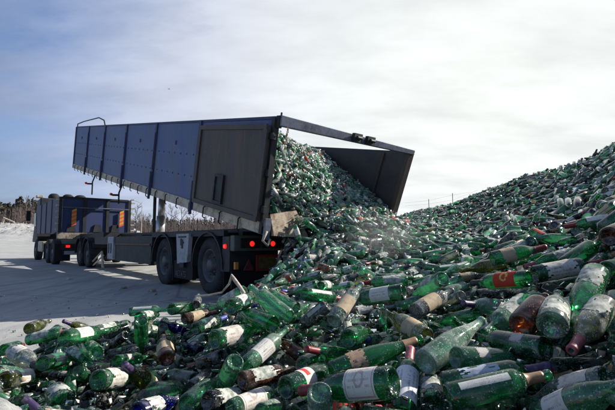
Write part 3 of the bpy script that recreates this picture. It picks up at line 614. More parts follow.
#  (base px, tip px, body diameter px, kind, glass, label, foil, dust 0..1, who is nearer (1 base, -1 tip), text)
HB = [
 (448,399,554,382,28,'bordeaux','g','s','co',.45,1,'green bottle with thin white strip and tan neck foil|in the front pile'),
 (443,386,550,367,26,'bordeaux','g','x','pu',.35,1,'green bottle with whitish flakes and dark purple foil|lying on the front bottle'),
 (455,358,530,360,24,'bordeaux','pg','p','',.45,1,'pale green bottle showing its bright round base|above the flaked bottle'),
 (603,366,522,369,20,'bordeaux','dg','','',.6,-1,'long dark green bottle almost buried|behind the purple foil neck'),
 (607,379,520,402,31,'champagne','dg','tt','',.75,1,'large dusty bottle with torn tan label|behind the tan foiled neck'),
 (540,418,640,376,34,'burgundy','pg','w','',.5,-1,'pale green bottle with cream label|in the bottom right corner'),
 (521,326,546,297,27,'jug','br','','',.55,1,'stout dusty brown bottle|resting among the green bottles on the right'),
 (554,332,560,296,28,'burgundy','dg','wo','',.75,1,'dust-white bottle with dark base facing out|just right of the brown one'),
 (596,272,571,322,28,'burgundy','g','wo','',.55,-1,'bright green bottle pointing its bare neck down|above the pink-foiled one'),
 (602,305,569,351,28,'burgundy','ol','wo','pk',.8,-1,'dusty olive bottle with open pink foil neck|pointing down on the right'),
 (616,296,612,345,20,'bordeaux','pg','wo','',.8,-1,'pale dusty bottle cut by the right edge|beside the pink-foiled one'),
 (546,347,478,336,23,'bordeaux','dg','p','',.45,1,'dark green bottle with small loose grey label|under the brown stout bottle'),
 (507,312,464,310,17,'burgundy','pg','wo','pu',.85,-1,'frosty bottle with small violet foil|left of the brown stout bottle'),
 (524,302,483,334,21,'bordeaux','pg','wo','',.6,-1,'half white dusty bottle with bare green neck|beneath the brown one'),
 (421,366,482,321,26,'hock','pg','','',.85,1,'long frosted slender bottle|pointing up to the right'),
 (480,345,452,318,18,'burgundy','g','','',.4,-1,'green bottle with its neck peeking|above the frosted slender bottle'),
 (478,312,434,326,15,'bordeaux','g','','',.35,1,'plain green bottle|left of the frosty violet-foiled one'),
 (438,336,462,322,16,'burgundy','dg','wo','',.7,1,'short-looking bottle with pale rim and dark base|left of the peeking neck'),
 (468,298,541,290,14,'champagne','k','e','k',.5,1,'long black bottle with faint round emblem|under the red-labelled one'),
 (529,278,473,283,17,'bordeaux','g','r','k',.25,1,'green bottle with a red label and chalky base|on the right slope'),
 (505,263,460,271,12,'burgundy','ol','','',.4,1,'olive bottle with yellowish shoulder|above the red-labelled one'),
 (492,259,546,247,15,'burgundy','g','to','rd',.3,1,'green bottle with tan label and dark red neck|highest of the large ones'),
 (533,275,602,262,18,'bordeaux','dg','tt','rd',.35,1,'long green bottle with torn white label and maroon foil|on the right'),
 (573,254,524,267,13,'burgundy','g','wo','pk',.45,-1,'green bottle with white dusting and pinkish foil tip|behind the maroon foil'),
 (566,265,602,239,17,'bordeaux','g','','',.2,1,'green bottle leaning upwards to the right|touching the round brown base'),
 (609,237,634,224,20,'champagne','br','','',.5,1,'bottle showing a large dark brown round base|at the right edge'),
 (606,270,640,261,18,'bordeaux','g','','',.3,1,'green bottle cut by the right edge|under the upright-leaning one'),
 (567,298,532,281,15,'bordeaux','k','f','k',.2,1,'black bottle with a thin outlined label|between the red label and bright green neck'),
 (586,241,556,252,9,'bordeaux','br','','',.75,1,'dusty brownish bottle|on the upper right slope'),
 (574,240,556,243,8,'beer','g','','',.2,1,'small bright green bottle|above the dusty brownish one'),
 (555,287,592,277,12,'bordeaux','g','','',.4,1,'green bottle half hidden|under the maroon-foiled one'),
 (630,276,605,289,17,'bordeaux','dg','','',.3,-1,'dark bottle with open round mouth facing out|at the right edge'),
 (405,414,413,347,24,'bordeaux','g','wf','pk',.3,1,'upright bottle with printed white label and pink neck|at the bottom centre'),
 (434,405,424,362,25,'champagne','dg','wo','',.7,1,'bottle with dark base and dusty pale rim|right of the printed white label'),
 (330,373,421,339,24,'hock','g','tb','co',.25,1,'long green slender bottle with brown wrapped neck|lying across the centre'),
 (353,358,306,349,18,'bordeaux','g','','rd',.3,-1,'green bottle with maroon neck|behind the long slender one'),
 (394,383,300,392,33,'burgundy','dg','wc','rd',.35,1,'large dark bottle with wide cream label and crest|at the bottom centre'),
 (322,398,325,361,18,'hock','g','','',.15,-1,'bright green neck standing up|left of the long slender bottle'),
 (320,391,323,440,25,'bordeaux','pg','wo','',.7,1,'frosted pale bottle with rounded top|at the bottom edge'),
 (285,387,335,364,23,'bordeaux','dg','rs','',.35,1,'dark bottle with red square on its white band|left of the bright green neck'),
 (303,366,329,349,18,'burgundy','dg','','',.5,1,'dark green round base|below the maroon neck'),
 (334,341,279,343,12,'champagne','k','to','co',.65,1,'black dusty bottle with long tan neck foil|left of centre'),
 (348,339,368,330,19,'burgundy','g','','',.15,1,'glowing bright green round base|right of the tan neck foil'),
 (326,302,287,337,15,'champagne','k','s','w',.8,1,'black dusty bottle with white neck band|slanting down left'),
 (305,296,345,301,14,'bordeaux','g','s','rd',.35,1,'green bottle with white and red strip|above the slanting black one'),
 (334,322,362,285,17,'bordeaux','dg','to','',.85,1,'grey dusty bottle slanting upwards|right of the black dusty one'),
 (388,327,341,323,13,'burgundy','k','','bl',.4,1,'dark bottle with blue violet neck foil|above the glowing round base'),
 (287,319,250,287,17,'bordeaux','pg','','',.45,1,'pale green bottle with ring base facing out|below the bent wire'),
 (296,309,262,290,14,'bordeaux','pg','','',.4,1,'pale green bottle|lying beside the ring-based one'),
 (290,318,309,304,11,'bordeaux','g','','',.3,1,'short green bottle end|wedged right of the ring base'),
 (443,279,414,295,16,'bordeaux','pg','wo','',.5,1,'pale bottle with a bright green ring base|in the middle distance'),
 (409,281,358,284,11,'bordeaux','g','wo','rd',.4,1,'green bottle with pale label and red tip|in the middle distance'),
 (404,291,345,300,18,'bordeaux','dg','w','',.4,1,'dark bottle with white square label|right of the grey slanting one'),
 (389,286,350,296,10,'bordeaux','pg','','',.5,1,'thin-looking pale bottle|just behind the white square label'),
 (426,299,386,308,12,'bordeaux','dg','','',.6,1,'grey green bottle|left of the speckled purple one'),
 (415,312,452,290,17,'bordeaux','k','to','',.95,1,'thickly speckled purple brown bottle|in the middle'),
 (462,296,439,304,11,'bordeaux','cl','wo','',.8,1,'whitish bottle|right of the speckled purple one'),
 (464,305,436,318,11,'burgundy','g','','',.3,1,'clean green bottle|under the whitish one'),
 (426,338,383,311,21,'champagne','ol','to','',.7,1,'dusty yellow olive bottle with tan label|near the centre'),
 (384,332,382,307,10,'beer','g','','',.1,1,'tiny bright green bottle end|left of the yellow olive one'),
 (414,314,451,326,12,'burgundy','g','s','',.3,1,'green bottle with a cream band|right of the yellow olive one'),
 (404,294,426,284,10,'beer','k','p','pu',.5,1,'small dark bottle with pinkish label|above the grey green one'),
 (414,284,441,276,9,'bordeaux','g','','',.3,1,'small distant green bottle|left of the bright ring base'),
 (463,284,433,294,10,'bordeaux','pg','','',.6,1,'long pale bottle|right of the bright ring base'),
 (391,323,354,331,11,'bordeaux','dg','','',.4,1,'dark green bottle|left of the tiny bright green one'),
 (396,369,366,371,16,'burgundy','g','','',.5,1,'shaded green bottle|under the brown wrapped neck'),
 (223,356,190,367,14,'bordeaux','k','','pk',.65,1,'black dusty bottle with pink foil tip|left of centre'),
 (243,366,285,329,18,'bordeaux','pg','w','',.5,1,'pale bottle with long white label|slanting up right'),
 (256,351,277,363,13,'beer','k','','',.9,1,'dusty purplish bottle|below the long white label'),
 (242,365,221,397,19,'bordeaux','pg','','',.45,1,'pale green bottle pointing down|left of the amber base'),
 (237,379,293,369,18,'bordeaux','br','wo','',.65,1,'brown bottle with amber base and white dusted top|left of centre'),
 (190,388,223,363,14,'hock','cl','','',.6,1,'greyish bottle with thin neck|left of the down-pointing pale one'),
 (187,405,220,377,21,'burgundy','pg','','',.45,1,'large pale green bottle with glowing base|in the lower left'),
 (209,399,258,393,20,'bordeaux','k','wo','',.5,1,'black-based bottle|right of the large pale green one'),
 (229,409,284,388,19,'bordeaux','pg','wc','',.5,1,'whitish bottle with printed label|at the lower edge'),
 (243,398,287,371,14,'bordeaux','g','','',.5,1,'green bottle|directly under the brown amber-based one'),
 (222,386,232,372,15,'burgundy','g','','',.1,1,'deep green curved base|above the black-based one'),
 (261,412,287,402,17,'bordeaux','pg','','',.7,1,'frosted bottle|cut by the lower edge beside the printed label'),
 (214,337,264,322,20,'burgundy','g','tt','',.4,1,'green bottle with large torn white label|left of centre'),
 (230,312,257,299,16,'bordeaux','dg','w','',.35,1,'dark round base with white label behind it|below the bent wire'),
 (273,326,236,309,19,'champagne','g','','',.35,1,'rounded green bottle|right of the dark round base'),
 (195,329,226,317,13,'bordeaux','dg','wo','bl',.35,1,'dark bottle with cream label and blue foil|above the torn label'),
 (184,319,216,312,11,'bordeaux','br','to','pk',.6,1,'amber brown bottle with pinkish neck|behind the cream label'),
 (244,291,211,309,13,'bordeaux','pg','wo','',.6,1,'pale dusty bottle|lying under the bent wire'),
 (196,306,198,296,9,'beer','k','','',.7,1,'small black upright stub|beside the rear wheel'),
 (171,309,200,305,12,'bordeaux','g','','',.35,1,'green bottle on the far crest|right of the dark round end'),
 (184,312,204,305,10,'bordeaux','pg','wo','',.5,1,'pale green bottle|touching the small black stub'),
 (229,352,267,334,12,'bordeaux','dg','','',.5,1,'long dark green bottle|parallel under the torn label'),
 (249,306,263,303,8,'beer','bl','','',.2,1,'small blue bottle|among green ones below the wire'),
 (141,321,142,351,14,'bordeaux','g','','',.3,1,'green bottle lying end on|left of the cobalt neck'),
 (139,317,158,314,11,'bordeaux','dg','wo','',.4,1,'dark round end with dusty side|on the far crest'),
 (130,312,169,310,10,'bordeaux','pg','s','',.35,1,'pale green bottle|on the far crest behind the dark round end'),
 (95,332,126,324,12,'bordeaux','dg','wo','',.5,1,'bottle with cream label|on the left crest'),
 (106,336,137,322,10,'bordeaux','k','','',.8,1,'grey dusty bottle|right of the cream label on the crest'),
 (126,335,104,351,10,'beer','k','p','',.5,1,'dark bottle with pinkish label|below the grey dusty one'),
 (106,357,164,345,13,'champagne','k','','',.85,1,'long grey-brown dusty bottle|across the left pile'),
 (117,362,150,358,13,'bordeaux','g','p','',.35,1,'green bottle with pink printed label|below the long grey-brown one'),
 (151,361,166,350,12,'burgundy','ol','','',.3,1,'dark olive round base|right of the pink printed label'),
 (167,359,163,337,17,'spirit','br','to','',.65,1,'squat brown bottle with tan label|in shade left of centre'),
 (96,349,83,339,16,'bordeaux','g','','',.5,1,'pale-rimmed green round base|in the left pile'),
 (192,334,161,322,10,'bordeaux','bl','','',.2,-1,'cobalt blue bottle|with its neck to the left'),
 (163,327,160,346,10,'bordeaux','dg','','',.6,1,'grey green bottle|under the cobalt neck'),
 (146,342,160,343,8,'beer','cl','w','co',.4,1,'small bottle with white label and orange cap|beside the squat brown one'),
 (201,351,182,340,11,'bordeaux','bl','p','',.3,1,'dark blue bottle with grey label|right of the squat brown one'),
 (100,381,137,375,20,'bordeaux','g','tt','',.4,1,'green bottle with wide base and ragged white label|in the left pile'),
 (150,389,119,366,19,'burgundy','ol','to','pu',.35,-1,'olive bottle with purple neck pointing up left|in the left pile'),
 (152,391,190,388,18,'burgundy','pg','','',.45,1,'rounded pale green bottle|above the cobalt blue one with white label'),
 (136,414,187,398,22,'champagne','bl','wt','',.25,1,'cobalt blue bottle with torn white label|at the lower left edge'),
 (90,409,142,403,15,'bordeaux','dg','wc','',.3,1,'bottle with flat white label and red mark|at the lower left edge'),
 (145,371,191,364,11,'bordeaux','pg','s','',.65,1,'pale dusty bottle with white strip|in the left pile'),
 (195,379,160,373,15,'burgundy','dg','','',.7,1,'grey green dusty bottle|right of the olive one'),
 (90,397,140,400,12,'bordeaux','dg','','',.3,1,'long dark bottle|just above the red-marked white label'),
 (4,380,46,374,18,'bordeaux','ol','w','k',.35,1,'yellowish clear bottle with large white label|at the left edge'),
 (27,388,66,382,11,'bordeaux','k','tt','',.3,1,'black bottle with ragged flakes|below the yellowish clear one'),
 (48,394,15,397,8,'beer','g','','co',.2,1,'small tan-foiled green neck|lying on the bare ground'),
 (63,404,51,384,24,'champagne','dg','wo','',.5,1,'round dark base under a white label|in the lower left corner'),
 (89,399,121,396,19,'bordeaux','k','','',.35,1,'black round base|right of the white-labelled round one'),
 (76,378,42,375,12,'bordeaux','k','p','',.5,1,'dark purple bottle|right of the large white label'),
 (71,394,71,371,12,'beer','g','','',.3,1,'green bottle standing on end|below the ridge of the left pile'),
 (77,371,94,383,13,'bordeaux','g','wo','',.3,1,'green bottle with white cap of dust|in the left pile'),
 (14,352,42,369,19,'champagne','cl','wt','k',.6,-1,'pale clear bottle with open neck|at the left'),
 (42,362,76,353,15,'bordeaux','g','wt','',.35,1,'green bottle with crumpled whitish label|in the left pile'),
 (88,362,63,351,14,'bordeaux','dg','wo','',.4,1,'dark bottle with bent cream label|in the left pile'),
 (28,340,73,330,12,'bordeaux','g','wo','co',.5,1,'green bottle with long cream label|on the left crest'),
 (29,329,50,321,12,'champagne','ol','','',.4,1,'olive rounded bottle|on top of the left crest'),
 (93,332,63,321,10,'burgundy','ol','','pu',.4,-1,'olive bottle with purplish neck|pointing left on the crest'),
 (4,350,23,345,12,'bordeaux','g','','rd',.3,1,'green bottle with red cap|at the left edge'),
 (63,346,106,338,16,'bordeaux','g','w','',.3,1,'green bottle with big bright white label|on the left crest'),
 (-6,362,14,359,9,'bordeaux','pg','wo','',.6,1,'pale bottle|cut by the left edge'),
 (19,367,-10,369,9,'bordeaux','dg','','',.3,1,'dark bottle|cut by the left edge under the pale one'),
 (41,344,66,333,8,'bordeaux','k','','',.4,1,'slim dark bottle|under the long cream label'),
 (453,278,484,274,9,'bordeaux','cl','to','',.8,1,'dusty pinkish bottle|behind the red-labelled neck'),
 (443,292,472,281,11,'bordeaux','pg','','',.7,1,'pale smashed-looking bottle|left of the red-labelled one'),
]
# smooth view depth over the heap from the apparent size of each catalogued bottle
def tps_fit(P, v, lam):
    P = np.asarray(P, float); v = np.asarray(v, float); n = len(P)
    d2 = ((P[:, None] - P[None]) ** 2).sum(-1); Kk = np.where(d2 > 0, d2 * np.log(d2 + 1e-12) * .5, 0) + lam * np.eye(n)
    Q = np.c_[np.ones(n), P]; A = np.zeros((n + 3, n + 3)); A[:n, :n] = Kk; A[:n, n:] = Q; A[n:, :n] = Q.T
    s = np.linalg.solve(A, np.r_[v, 0, 0, 0]); return P, s
def tps_eval(m, X):
    P, s = m; X = np.asarray(X, float); o = np.zeros(len(X))
    for k in range(0, len(X), 20000):
        x = X[k:k + 20000]; d2 = ((x[:, None] - P[None]) ** 2).sum(-1)
        o[k:k + 20000] = np.where(d2 > 0, d2 * np.log(d2 + 1e-12) * .5, 0) @ s[:-3] + s[-3] + x @ s[-2:]
    return o
ctr = np.array([((h[0] + h[2]) / 2, (h[1] + h[3]) / 2) for h in HB])
lnD = np.array([math.log(F * 2 * K[h[5]]['R'] / (h[4] * .95)) for h in HB])
# a row model first (robust), then the residual smoothed
A_ = np.c_[np.ones(len(ctr)), ctr[:, 0] / 300, ctr[:, 1] / 100, (ctr[:, 0] / 300) ** 2, (ctr[:, 1] / 100) ** 2, ctr[:, 0] * ctr[:, 1] / 30000]
co = np.linalg.lstsq(A_, lnD, rcond=None)[0]; res_ = lnD - A_ @ co
rm = tps_fit(ctr / 100, res_, 2.5)
def lnD_at(px, py):
    X = np.array([[px, py]]); q = np.array([1, px / 300, py / 100, (px / 300) ** 2, (py / 100) ** 2, px * py / 30000])
    return float(q @ co + tps_eval(rm, X / 100)[0])
heroes = []
for h in HB:
    k = K[h[5]]; mx_, my_ = (h[0] + h[2]) / 2, (h[1] + h[3]) / 2
    D = math.exp(.58 * lnD_at(mx_, my_) + .42 * math.log(F * 2 * k['R'] / (h[4] * .95)))
    Lk = k['L']
    def ends(e):
        Db, Dt = D * (1 - h[10] * e), D * (1 + h[10] * e)
        return unproj(h[0], h[1], Db), unproj(h[2], h[3], Dt)
    b0, t0 = ends(0)
    sc = .95 * h[4] * D / (F * 2 * k['R'])           # size that would show the measured diameter
    sc = min(1.18, max(.82, sc)); Lk *= sc
    lat = np.linalg.norm(t0 - b0)
    if lat > Lk:
        c_ = (b0 + t0) / 2; dv = (t0 - b0) / lat
        sc2 = min(lat / Lk, 1.12); Lk *= sc2; sc *= sc2
        b0, t0 = c_ - dv * Lk / 2, c_ + dv * Lk / 2
    else:
        lo, hi = 0, .45
        for _ in range(30):
            m_ = (lo + hi) / 2; bb, tt = ends(m_)
            if np.linalg.norm(bb - tt) < Lk: lo = m_
            else: hi = m_
        b0, t0 = ends(lo)
    heroes.append(dict(b=b0, t=t0, k=h[5], g=h[6], lab=h[7], foil=h[8], dust=h[9], txt=h[11], sc=sc, L=Lk, hero=True))

# ------------------------------------------------------------------ heap surface (terrain height over x, y)
cp_ = []; cz = []
def addp(x, y, z): cp_.append((x / max(y, .3) * 2.2, math.log(max(y, .3)))); cz.append(z)
for q in heroes:
    c_ = (q['b'] + q['t']) / 2; addp(c_[0], c_[1], c_[2] - .025)
nh = len(cz)
man = [ # px, py, depth
 (10,392,1.5),(35,396,1.45),(300,300,2.6),(330,288,3.2),(300,283,4.0),(270,290,3.4),(255,296,2.9),(262,287,5.0),(285,272,6.3),(300,262,6.2),(350,275,4.4),(400,268,4.6),(350,255,5.4),(300,248,6.0),(320,240,6.0),
 (350,232,6.2),(380,240,6.3),(400,225,7.2),(405,238,7.0),(430,250,5.6),(430,235,7.5),(430,222,10),(430,210,17),(463,207,17),(463,220,11),(480,192,14),(480,250,4.4),(470,235,7),(500,235,5),(500,210,9),
 (522,177,12.5),(568,168,10.5),(596,160,9.5),(612,147,8.6),(640,135,8),(680,125,7.5),(560,190,7.4),(560,215,4.8),(600,190,5.2),(600,215,3.2),(540,235,3.9),(580,235,2.8),(640,200,3.4),(640,260,1.7),(670,330,1.05),(540,200,7.4),(450,262,3.3),(440,268,3.0)]
for px, py, D in man:
    p = unproj(px, py, D); addp(p[0], p[1], p[2])
for px, D, z in ((0, 2.75, .27), (60, 2.9, .28), (130, 3.0, .30), (180, 3.0, .36), (215, 3.3, .34), (0, 3.6, -.12), (60, 3.8, -.12), (130, 3.9, -.1), (180, 4.0, .0), (215, 4.6, .02), (-60, 2.3, .3), (-60, 3.2, -.1), (-120, 1.8, .3),
                 (0, 5.5, -.5), (100, 5.5, -.5), (190, 5.3, -.3), (220, 6.0, -.1), (245, 6.6, .05), (265, 7.2, .1), (285, 7.5, .25), (0, 9, -1), (150, 9, -1), (230, 9, -.6), (100, 14, -1.5), (230, 14, -1.2), (300, 12, -.6), (290, 9.0, -.1), (320, 8.5, .35),
                 (350, 8.6, .5), (340, 11, .1), (380, 11, 1.0), (350, 16, .3), (-60, 9, -1), (-60, 14, -1.5), (0, 25, -2), (300, 25, -1), (400, 25, 2.2), (463, 25, 2.0), (400, 34, -.5), (500, 34, -.5), (520, 17, 2.6), (560, 16, 2.6), (615, 14, 2.8), (680, 12, 3), (600, 24, .5), (700, 24, .5)):
    addp((px - CX) / F * D, D, z)
for x_, y_, z_ in ((-.8, .45, .52), (0, .4, .44), (.6, .4, .52), (-.3, .75, .42), (.3, .7, .5)): addp(x_, y_, z_)
hm = tps_fit(cp_, cz, .02)
def h_ext(X, Y):
    X = np.asarray(X, float); Y = np.maximum(np.asarray(Y, float), .3)
    u = X / Y * 2.2; z = tps_eval(hm, np.c_[np.minimum(u, 1.95).ravel(), np.log(Y).ravel()]).reshape(X.shape); return z + (-.3 - z) * smooth(u, 3.1, 4.9)
def smooth(a, e0, e1): t = np.clip((a - e0) / (e1 - e0), 0, 1); return t * t * (3 - 2 * t)
def h_load(xl, t):
    f = smooth(xl, .1, 2.4)
    z = (1.41 + 1.82 * np.maximum(t, -.1)) * (1 - f) + (1.66 + .74 * t) * f
    top = 3.02 + .10 * (1 - smooth(xl, .3, 1.4)) + .05 * np.sin(xl * 3) + .07 * np.sin(t * 2.3 + xl) + .06 * np.maximum(t - 2, 0)
    top = np.minimum(top, 2.70 + .2 * t + .4 * smooth(xl, .3, 1.1))
    return np.where(z > top - .15, top - .15 * np.exp(-(z - top + .15) / .15), z)
def in_load(xl, t): return (xl > .07) & (xl < 2.74 - .05 * (t < 0)) & (t > np.where(xl < .5, 0.04, -.25 - .35 * smooth(xl, .6, 1.5))) & (t < 7.5)
def skirt(xl, t):
    e = np.where(xl < .62, 0.02, -.25 - .35 * smooth(xl, .6, 1.5)); s_ = h_load(np.clip(xl, .07, 2.7), e) - .03 - .85 * np.abs(e - t) - 1.0 * np.maximum(0, .75 - xl) - .8 * np.maximum(0, xl - 2.8)
    return np.where((t < e + .25) & (xl > .42), s_ - .6 * np.maximum(0, t - e), -9)
def heap_h(X, Y):
    X = np.asarray(X, float); Y = np.asarray(Y, float); z = h_ext(X, Y)
    dx, dy = X - T0[0], Y - T0[1]; xl = dx * tw[0] + dy * tw[1]; t = dx * ta[0] + dy * ta[1]
    under = (xl > -.2) & (xl < 2.9) & (t > .3)
    z = np.where(under, np.minimum(z, .95 - .5 * smooth(t, .3, 2)), z)
    z = np.where((xl < 1.1 + 0 * t) & (xl > -.5) & (t > .0), np.minimum(z, .30 + .35 * smooth(xl, .3, 1.2)), z)
    z = np.maximum(z, skirt(xl, t))
    return np.where(in_load(xl, t), np.maximum(z, h_load(xl, t)), z)
# ------------------------------------------------------------------ glass and paper materials
GC = {'g': ((.23, .80, .42), (.040, .250, .102)), 'dg': ((.10, .54, .28), (.020, .130, .066)), 'pg': ((.44, .90, .62), (.120, .38, .205)), 'ol': ((.46, .50, .08), (.120, .135, .030)),
      'br': ((.46, .17, .05), (.11, .042, .020)), 'bl': ((.03, .06, .60), (.010, .020, .170)), 'k': ((.03, .05, .045), (.012, .016, .017)), 'cl': ((.78, .84, .74), (.26, .28, .24))}
def glass(name, tint, dif, far=False):
    m, nt, out = mat(name)
    tcn = N(nt, 'ShaderNodeTexCoord').outputs['Object']; oi = N(nt, 'ShaderNodeObjectInfo')
    vm = N(nt, 'ShaderNodeVectorMath', operation='ADD'); nt.links.new(tcn, vm.inputs[0])
    cx_ = N(nt, 'ShaderNodeCombineXYZ')
    for i_, k_ in enumerate((37., 91., 53.)): nt.links.new(math_(nt, 'MULTIPLY', oi.outputs['Random'], k_), cx_.inputs[i_])
    nt.links.new(cx_.outputs[0], vm.inputs[1]); v = vm.outputs[0]
    sc_ = N(nt, 'ShaderNodeSeparateColor'); nt.links.new(oi.outputs['Color'], sc_.inputs[0]); dust = sc_.outputs[0]
    a = noise(nt, v, 14, 5, .62); b = noise(nt, v, 220, 2, .6); c = noise(nt, v, 46, 4, .7)
    thin = N(nt, 'ShaderNodeBsdfTransparent', i={'Color': (*tint, 1)})
    lw = N(nt, 'ShaderNodeLayerWeight', i={'Blend': .35})
    # light crossing the wall at a slant passes through more glass
    thick = mixc(nt, lw.outputs['Facing'], tuple(tint), tuple(x * x * .8 for x in tint)); nt.links.new(thick, thin.inputs['Color'])
    df = N(nt, 'ShaderNodeBsdfDiffuse', i={'Color': (*dif, 1)}); tl = N(nt, 'ShaderNodeBsdfTranslucent', i={'Color': (*[min(1, x * 1.5) for x in dif], 1)})
    body = N(nt, 'ShaderNodeMixShader', i={0: .5}); nt.links.new(df.outputs[0], body.inputs[1]); nt.links.new(tl.outputs[0], body.inputs[2])
    mx = N(nt, 'ShaderNodeMixShader', i={0: .36 if not far else .75}); nt.links.new(thin.outputs[0], mx.inputs[1]); nt.links.new(body.outputs[0], mx.inputs[2])
    fr = N(nt, 'ShaderNodeFresnel', i={'IOR': 1.5})
    gl = N(nt, 'ShaderNodeBsdfGlossy', i={'Roughness': .09})
    rr = ramp(nt, a, [(.35, g3(.035)), (.7, g3(.20))]); nt.links.new(rr, gl.inputs['Roughness'])
    bn = N(nt, 'ShaderNodeBump', i={'Strength': .12, 'Distance': .002}); nt.links.new(c, bn.inputs['Height']); nt.links.new(bn.outputs[0], gl.inputs['Normal']); nt.links.new(bn.outputs[0], fr.inputs['Normal'])
    m2 = N(nt, 'ShaderNodeMixShader'); nt.links.new(math_(nt, 'MULTIPLY', fr.outputs[0], 1.15, True), m2.inputs[0]); nt.links.new(mx.outputs[0], m2.inputs[1]); nt.links.new(gl.outputs[0], m2.inputs[2])
    # dried dirt film: cloudy patches plus crusty speckles
    film = math_(nt, 'MULTIPLY', ramp(nt, math_(nt, 'ADD', a, math_(nt, 'MULTIPLY', dust, .34)), [(.66, g3(0)), (1.02, g3(.55))]), ramp(nt, c, [(.25, g3(.45)), (.65, g3(1.0))]))
    spk = ramp(nt, math_(nt, 'ADD', math_(nt, 'ADD', math_(nt, 'MULTIPLY', b, .6), math_(nt, 'MULTIPLY', c, .4)), math_(nt, 'MULTIPLY', dust, .10)), [(.622, g3(0)), (.665, g3(.85))])
    dm = math_(nt, 'MAXIMUM', film, spk)
    dc = mixc(nt, a, (.36, .40, .38), (.62, .62, .58)) if name != 'glass_brown' else mixc(nt, a, (.22, .16, .13), (.42, .36, .32))
    dd = N(nt, 'ShaderNodeBsdfDiffuse'); nt.links.new(dc, dd.inputs[0])
    m3 = N(nt, 'ShaderNodeMixShader'); nt.links.new(dm, m3.inputs[0]); nt.links.new(m2.outputs[0], m3.inputs[1]); nt.links.new(dd.outputs[0], m3.inputs[2])
    nt.links.new(m3.outputs[0], out.inputs[0]); return m
GNM = {'g': 'glass_green', 'dg': 'glass_dark_green', 'pg': 'glass_pale_green', 'ol': 'glass_olive', 'br': 'glass_brown', 'bl': 'glass_blue', 'k': 'glass_black', 'cl': 'glass_clear'}
MG = {k: glass(GNM[k], *v) for k, v in GC.items()}
MGF = {k: glass(GNM[k] + '_heap', v[0], tuple(min(.5, x * 1.15 + sum(v[1]) * .05) for x in v[1]), True) for k, v in GC.items()}
def paper(name, base, ink, style, stain=(.30, .26, .20), amt=(.55, .8)):
    m, nt, out = mat(name)
    uv = N(nt, 'ShaderNodeUVMap').outputs[0]; tcn = N(nt, 'ShaderNodeTexCoord').outputs['Object']
    sx = N(nt, 'ShaderNodeSeparateXYZ'); nt.links.new(uv, sx.inputs[0]); u, v = sx.outputs[0], sx.outputs[1]
    st = noise(nt, tcn, 26, 5, .7); c = mixc(nt, ramp(nt, st, [(amt[0], g3(0)), (amt[1], g3(1))]), base, stain)
    def band(x, lo, hi): return math_(nt, 'MULTIPLY', math_(nt, 'GREATER_THAN', x, lo), math_(nt, 'LESS_THAN', x, hi))
    if style in ('text', 'crest', 'flower'):
        nl = 9
        row = math_(nt, 'FLOOR', math_(nt, 'MULTIPLY', u, nl)); fr_ = math_(nt, 'FRACT', math_(nt, 'MULTIPLY', u, nl))
        cb_ = N(nt, 'ShaderNodeCombineXYZ'); nt.links.new(math_(nt, 'MULTIPLY', v, 26), cb_.inputs[0]); nt.links.new(math_(nt, 'MULTIPLY', row, 7.3), cb_.inputs[1])
        wn = N(nt, 'ShaderNodeTexNoise', i={'Scale': 1.6, 'Detail': 1.0}); nt.links.new(cb_.outputs[0], wn.inputs['Vector'])
        rown = N(nt, 'ShaderNodeTexWhiteNoise', noise_dimensions='1D'); nt.links.new(row, rown.inputs['W'])
        ink_ = math_(nt, 'MULTIPLY', math_(nt, 'MULTIPLY', band(fr_, .28, .68), math_(nt, 'GREATER_THAN', wn.outputs[0], .5)), math_(nt, 'MULTIPLY', band(v, .14, .86), math_(nt, 'GREATER_THAN', rown.outputs[0], .35)))
        ink_ = math_(nt, 'MULTIPLY', ink_, band(u, .12, .88))
        c = mixc(nt, math_(nt, 'MULTIPLY', ink_, .75), c, ink)
    if style in ('crest', 'frame'):
        e1 = math_(nt, 'SUBTRACT', band(u, .05, .95), band(u, .09, .91)); e2 = math_(nt, 'SUBTRACT', band(v, .05, .95), band(v, .08, .92))
        e = math_(nt, 'MULTIPLY', math_(nt, 'MAXIMUM', math_(nt, 'MULTIPLY', e1, band(v, .05, .95)), math_(nt, 'MULTIPLY', e2, band(u, .05, .95))), .8)
        c = mixc(nt, e, c, ink)
    if style in ('crest', 'emblem', 'red', 'flower'):
        vm = N(nt, 'ShaderNodeVectorMath', operation='DISTANCE'); nt.links.new(uv, vm.inputs[0]); vm.inputs[1].default_value = (.42 if style != 'flower' else .25, .5, 0)
        n_ = noise(nt, uv, 7, 3, .6); d_ = math_(nt, 'ADD', vm.outputs['Value'], math_(nt, 'MULTIPLY', n_, .12))
        e = band(d_, .17, .23) if style != 'red' else math_(nt, 'MULTIPLY', band(d_, .15, .26), math_(nt, 'GREATER_THAN', n_, .45))
        if style == 'flower': e = math_(nt, 'MULTIPLY', math_(nt, 'LESS_THAN', d_, .22), math_(nt, 'GREATER_THAN', noise(nt, uv, 18, 2, .5), .52))
        c = mixc(nt, math_(nt, 'MULTIPLY', e, .8), c, {'crest': (.40, .30, .28), 'emblem': (.42, .43, .42), 'red': (.62, .45, .12), 'flower': (.45, .30, .08)}[style])
    if style == 'redsq': c = mixc(nt, math_(nt, 'MULTIPLY', band(u, .30, .62), band(v, .25, .6)), c, (.50, .05, .04))
    sp = noise(nt, tcn, 180, 2, .6); c = mixc(nt, ramp(nt, sp, [(.62, g3(0)), (.70, g3(.6))]), c, (.16, .16, .13))
    p = N(nt, 'ShaderNodeBsdfPrincipled', i={'Roughness': .75, 'Specular IOR Level': .2}); nt.links.new(c, p.inputs[0])
    bn = N(nt, 'ShaderNodeBump', i={'Strength': .3, 'Distance': .001}); nt.links.new(st, bn.inputs['Height']); nt.links.new(bn.outputs[0], p.inputs['Normal'])
    nt.links.new(p.outputs[0], out.inputs[0]); return m
WH = (.54, .53, .49); CR = (.60, .55, .43)
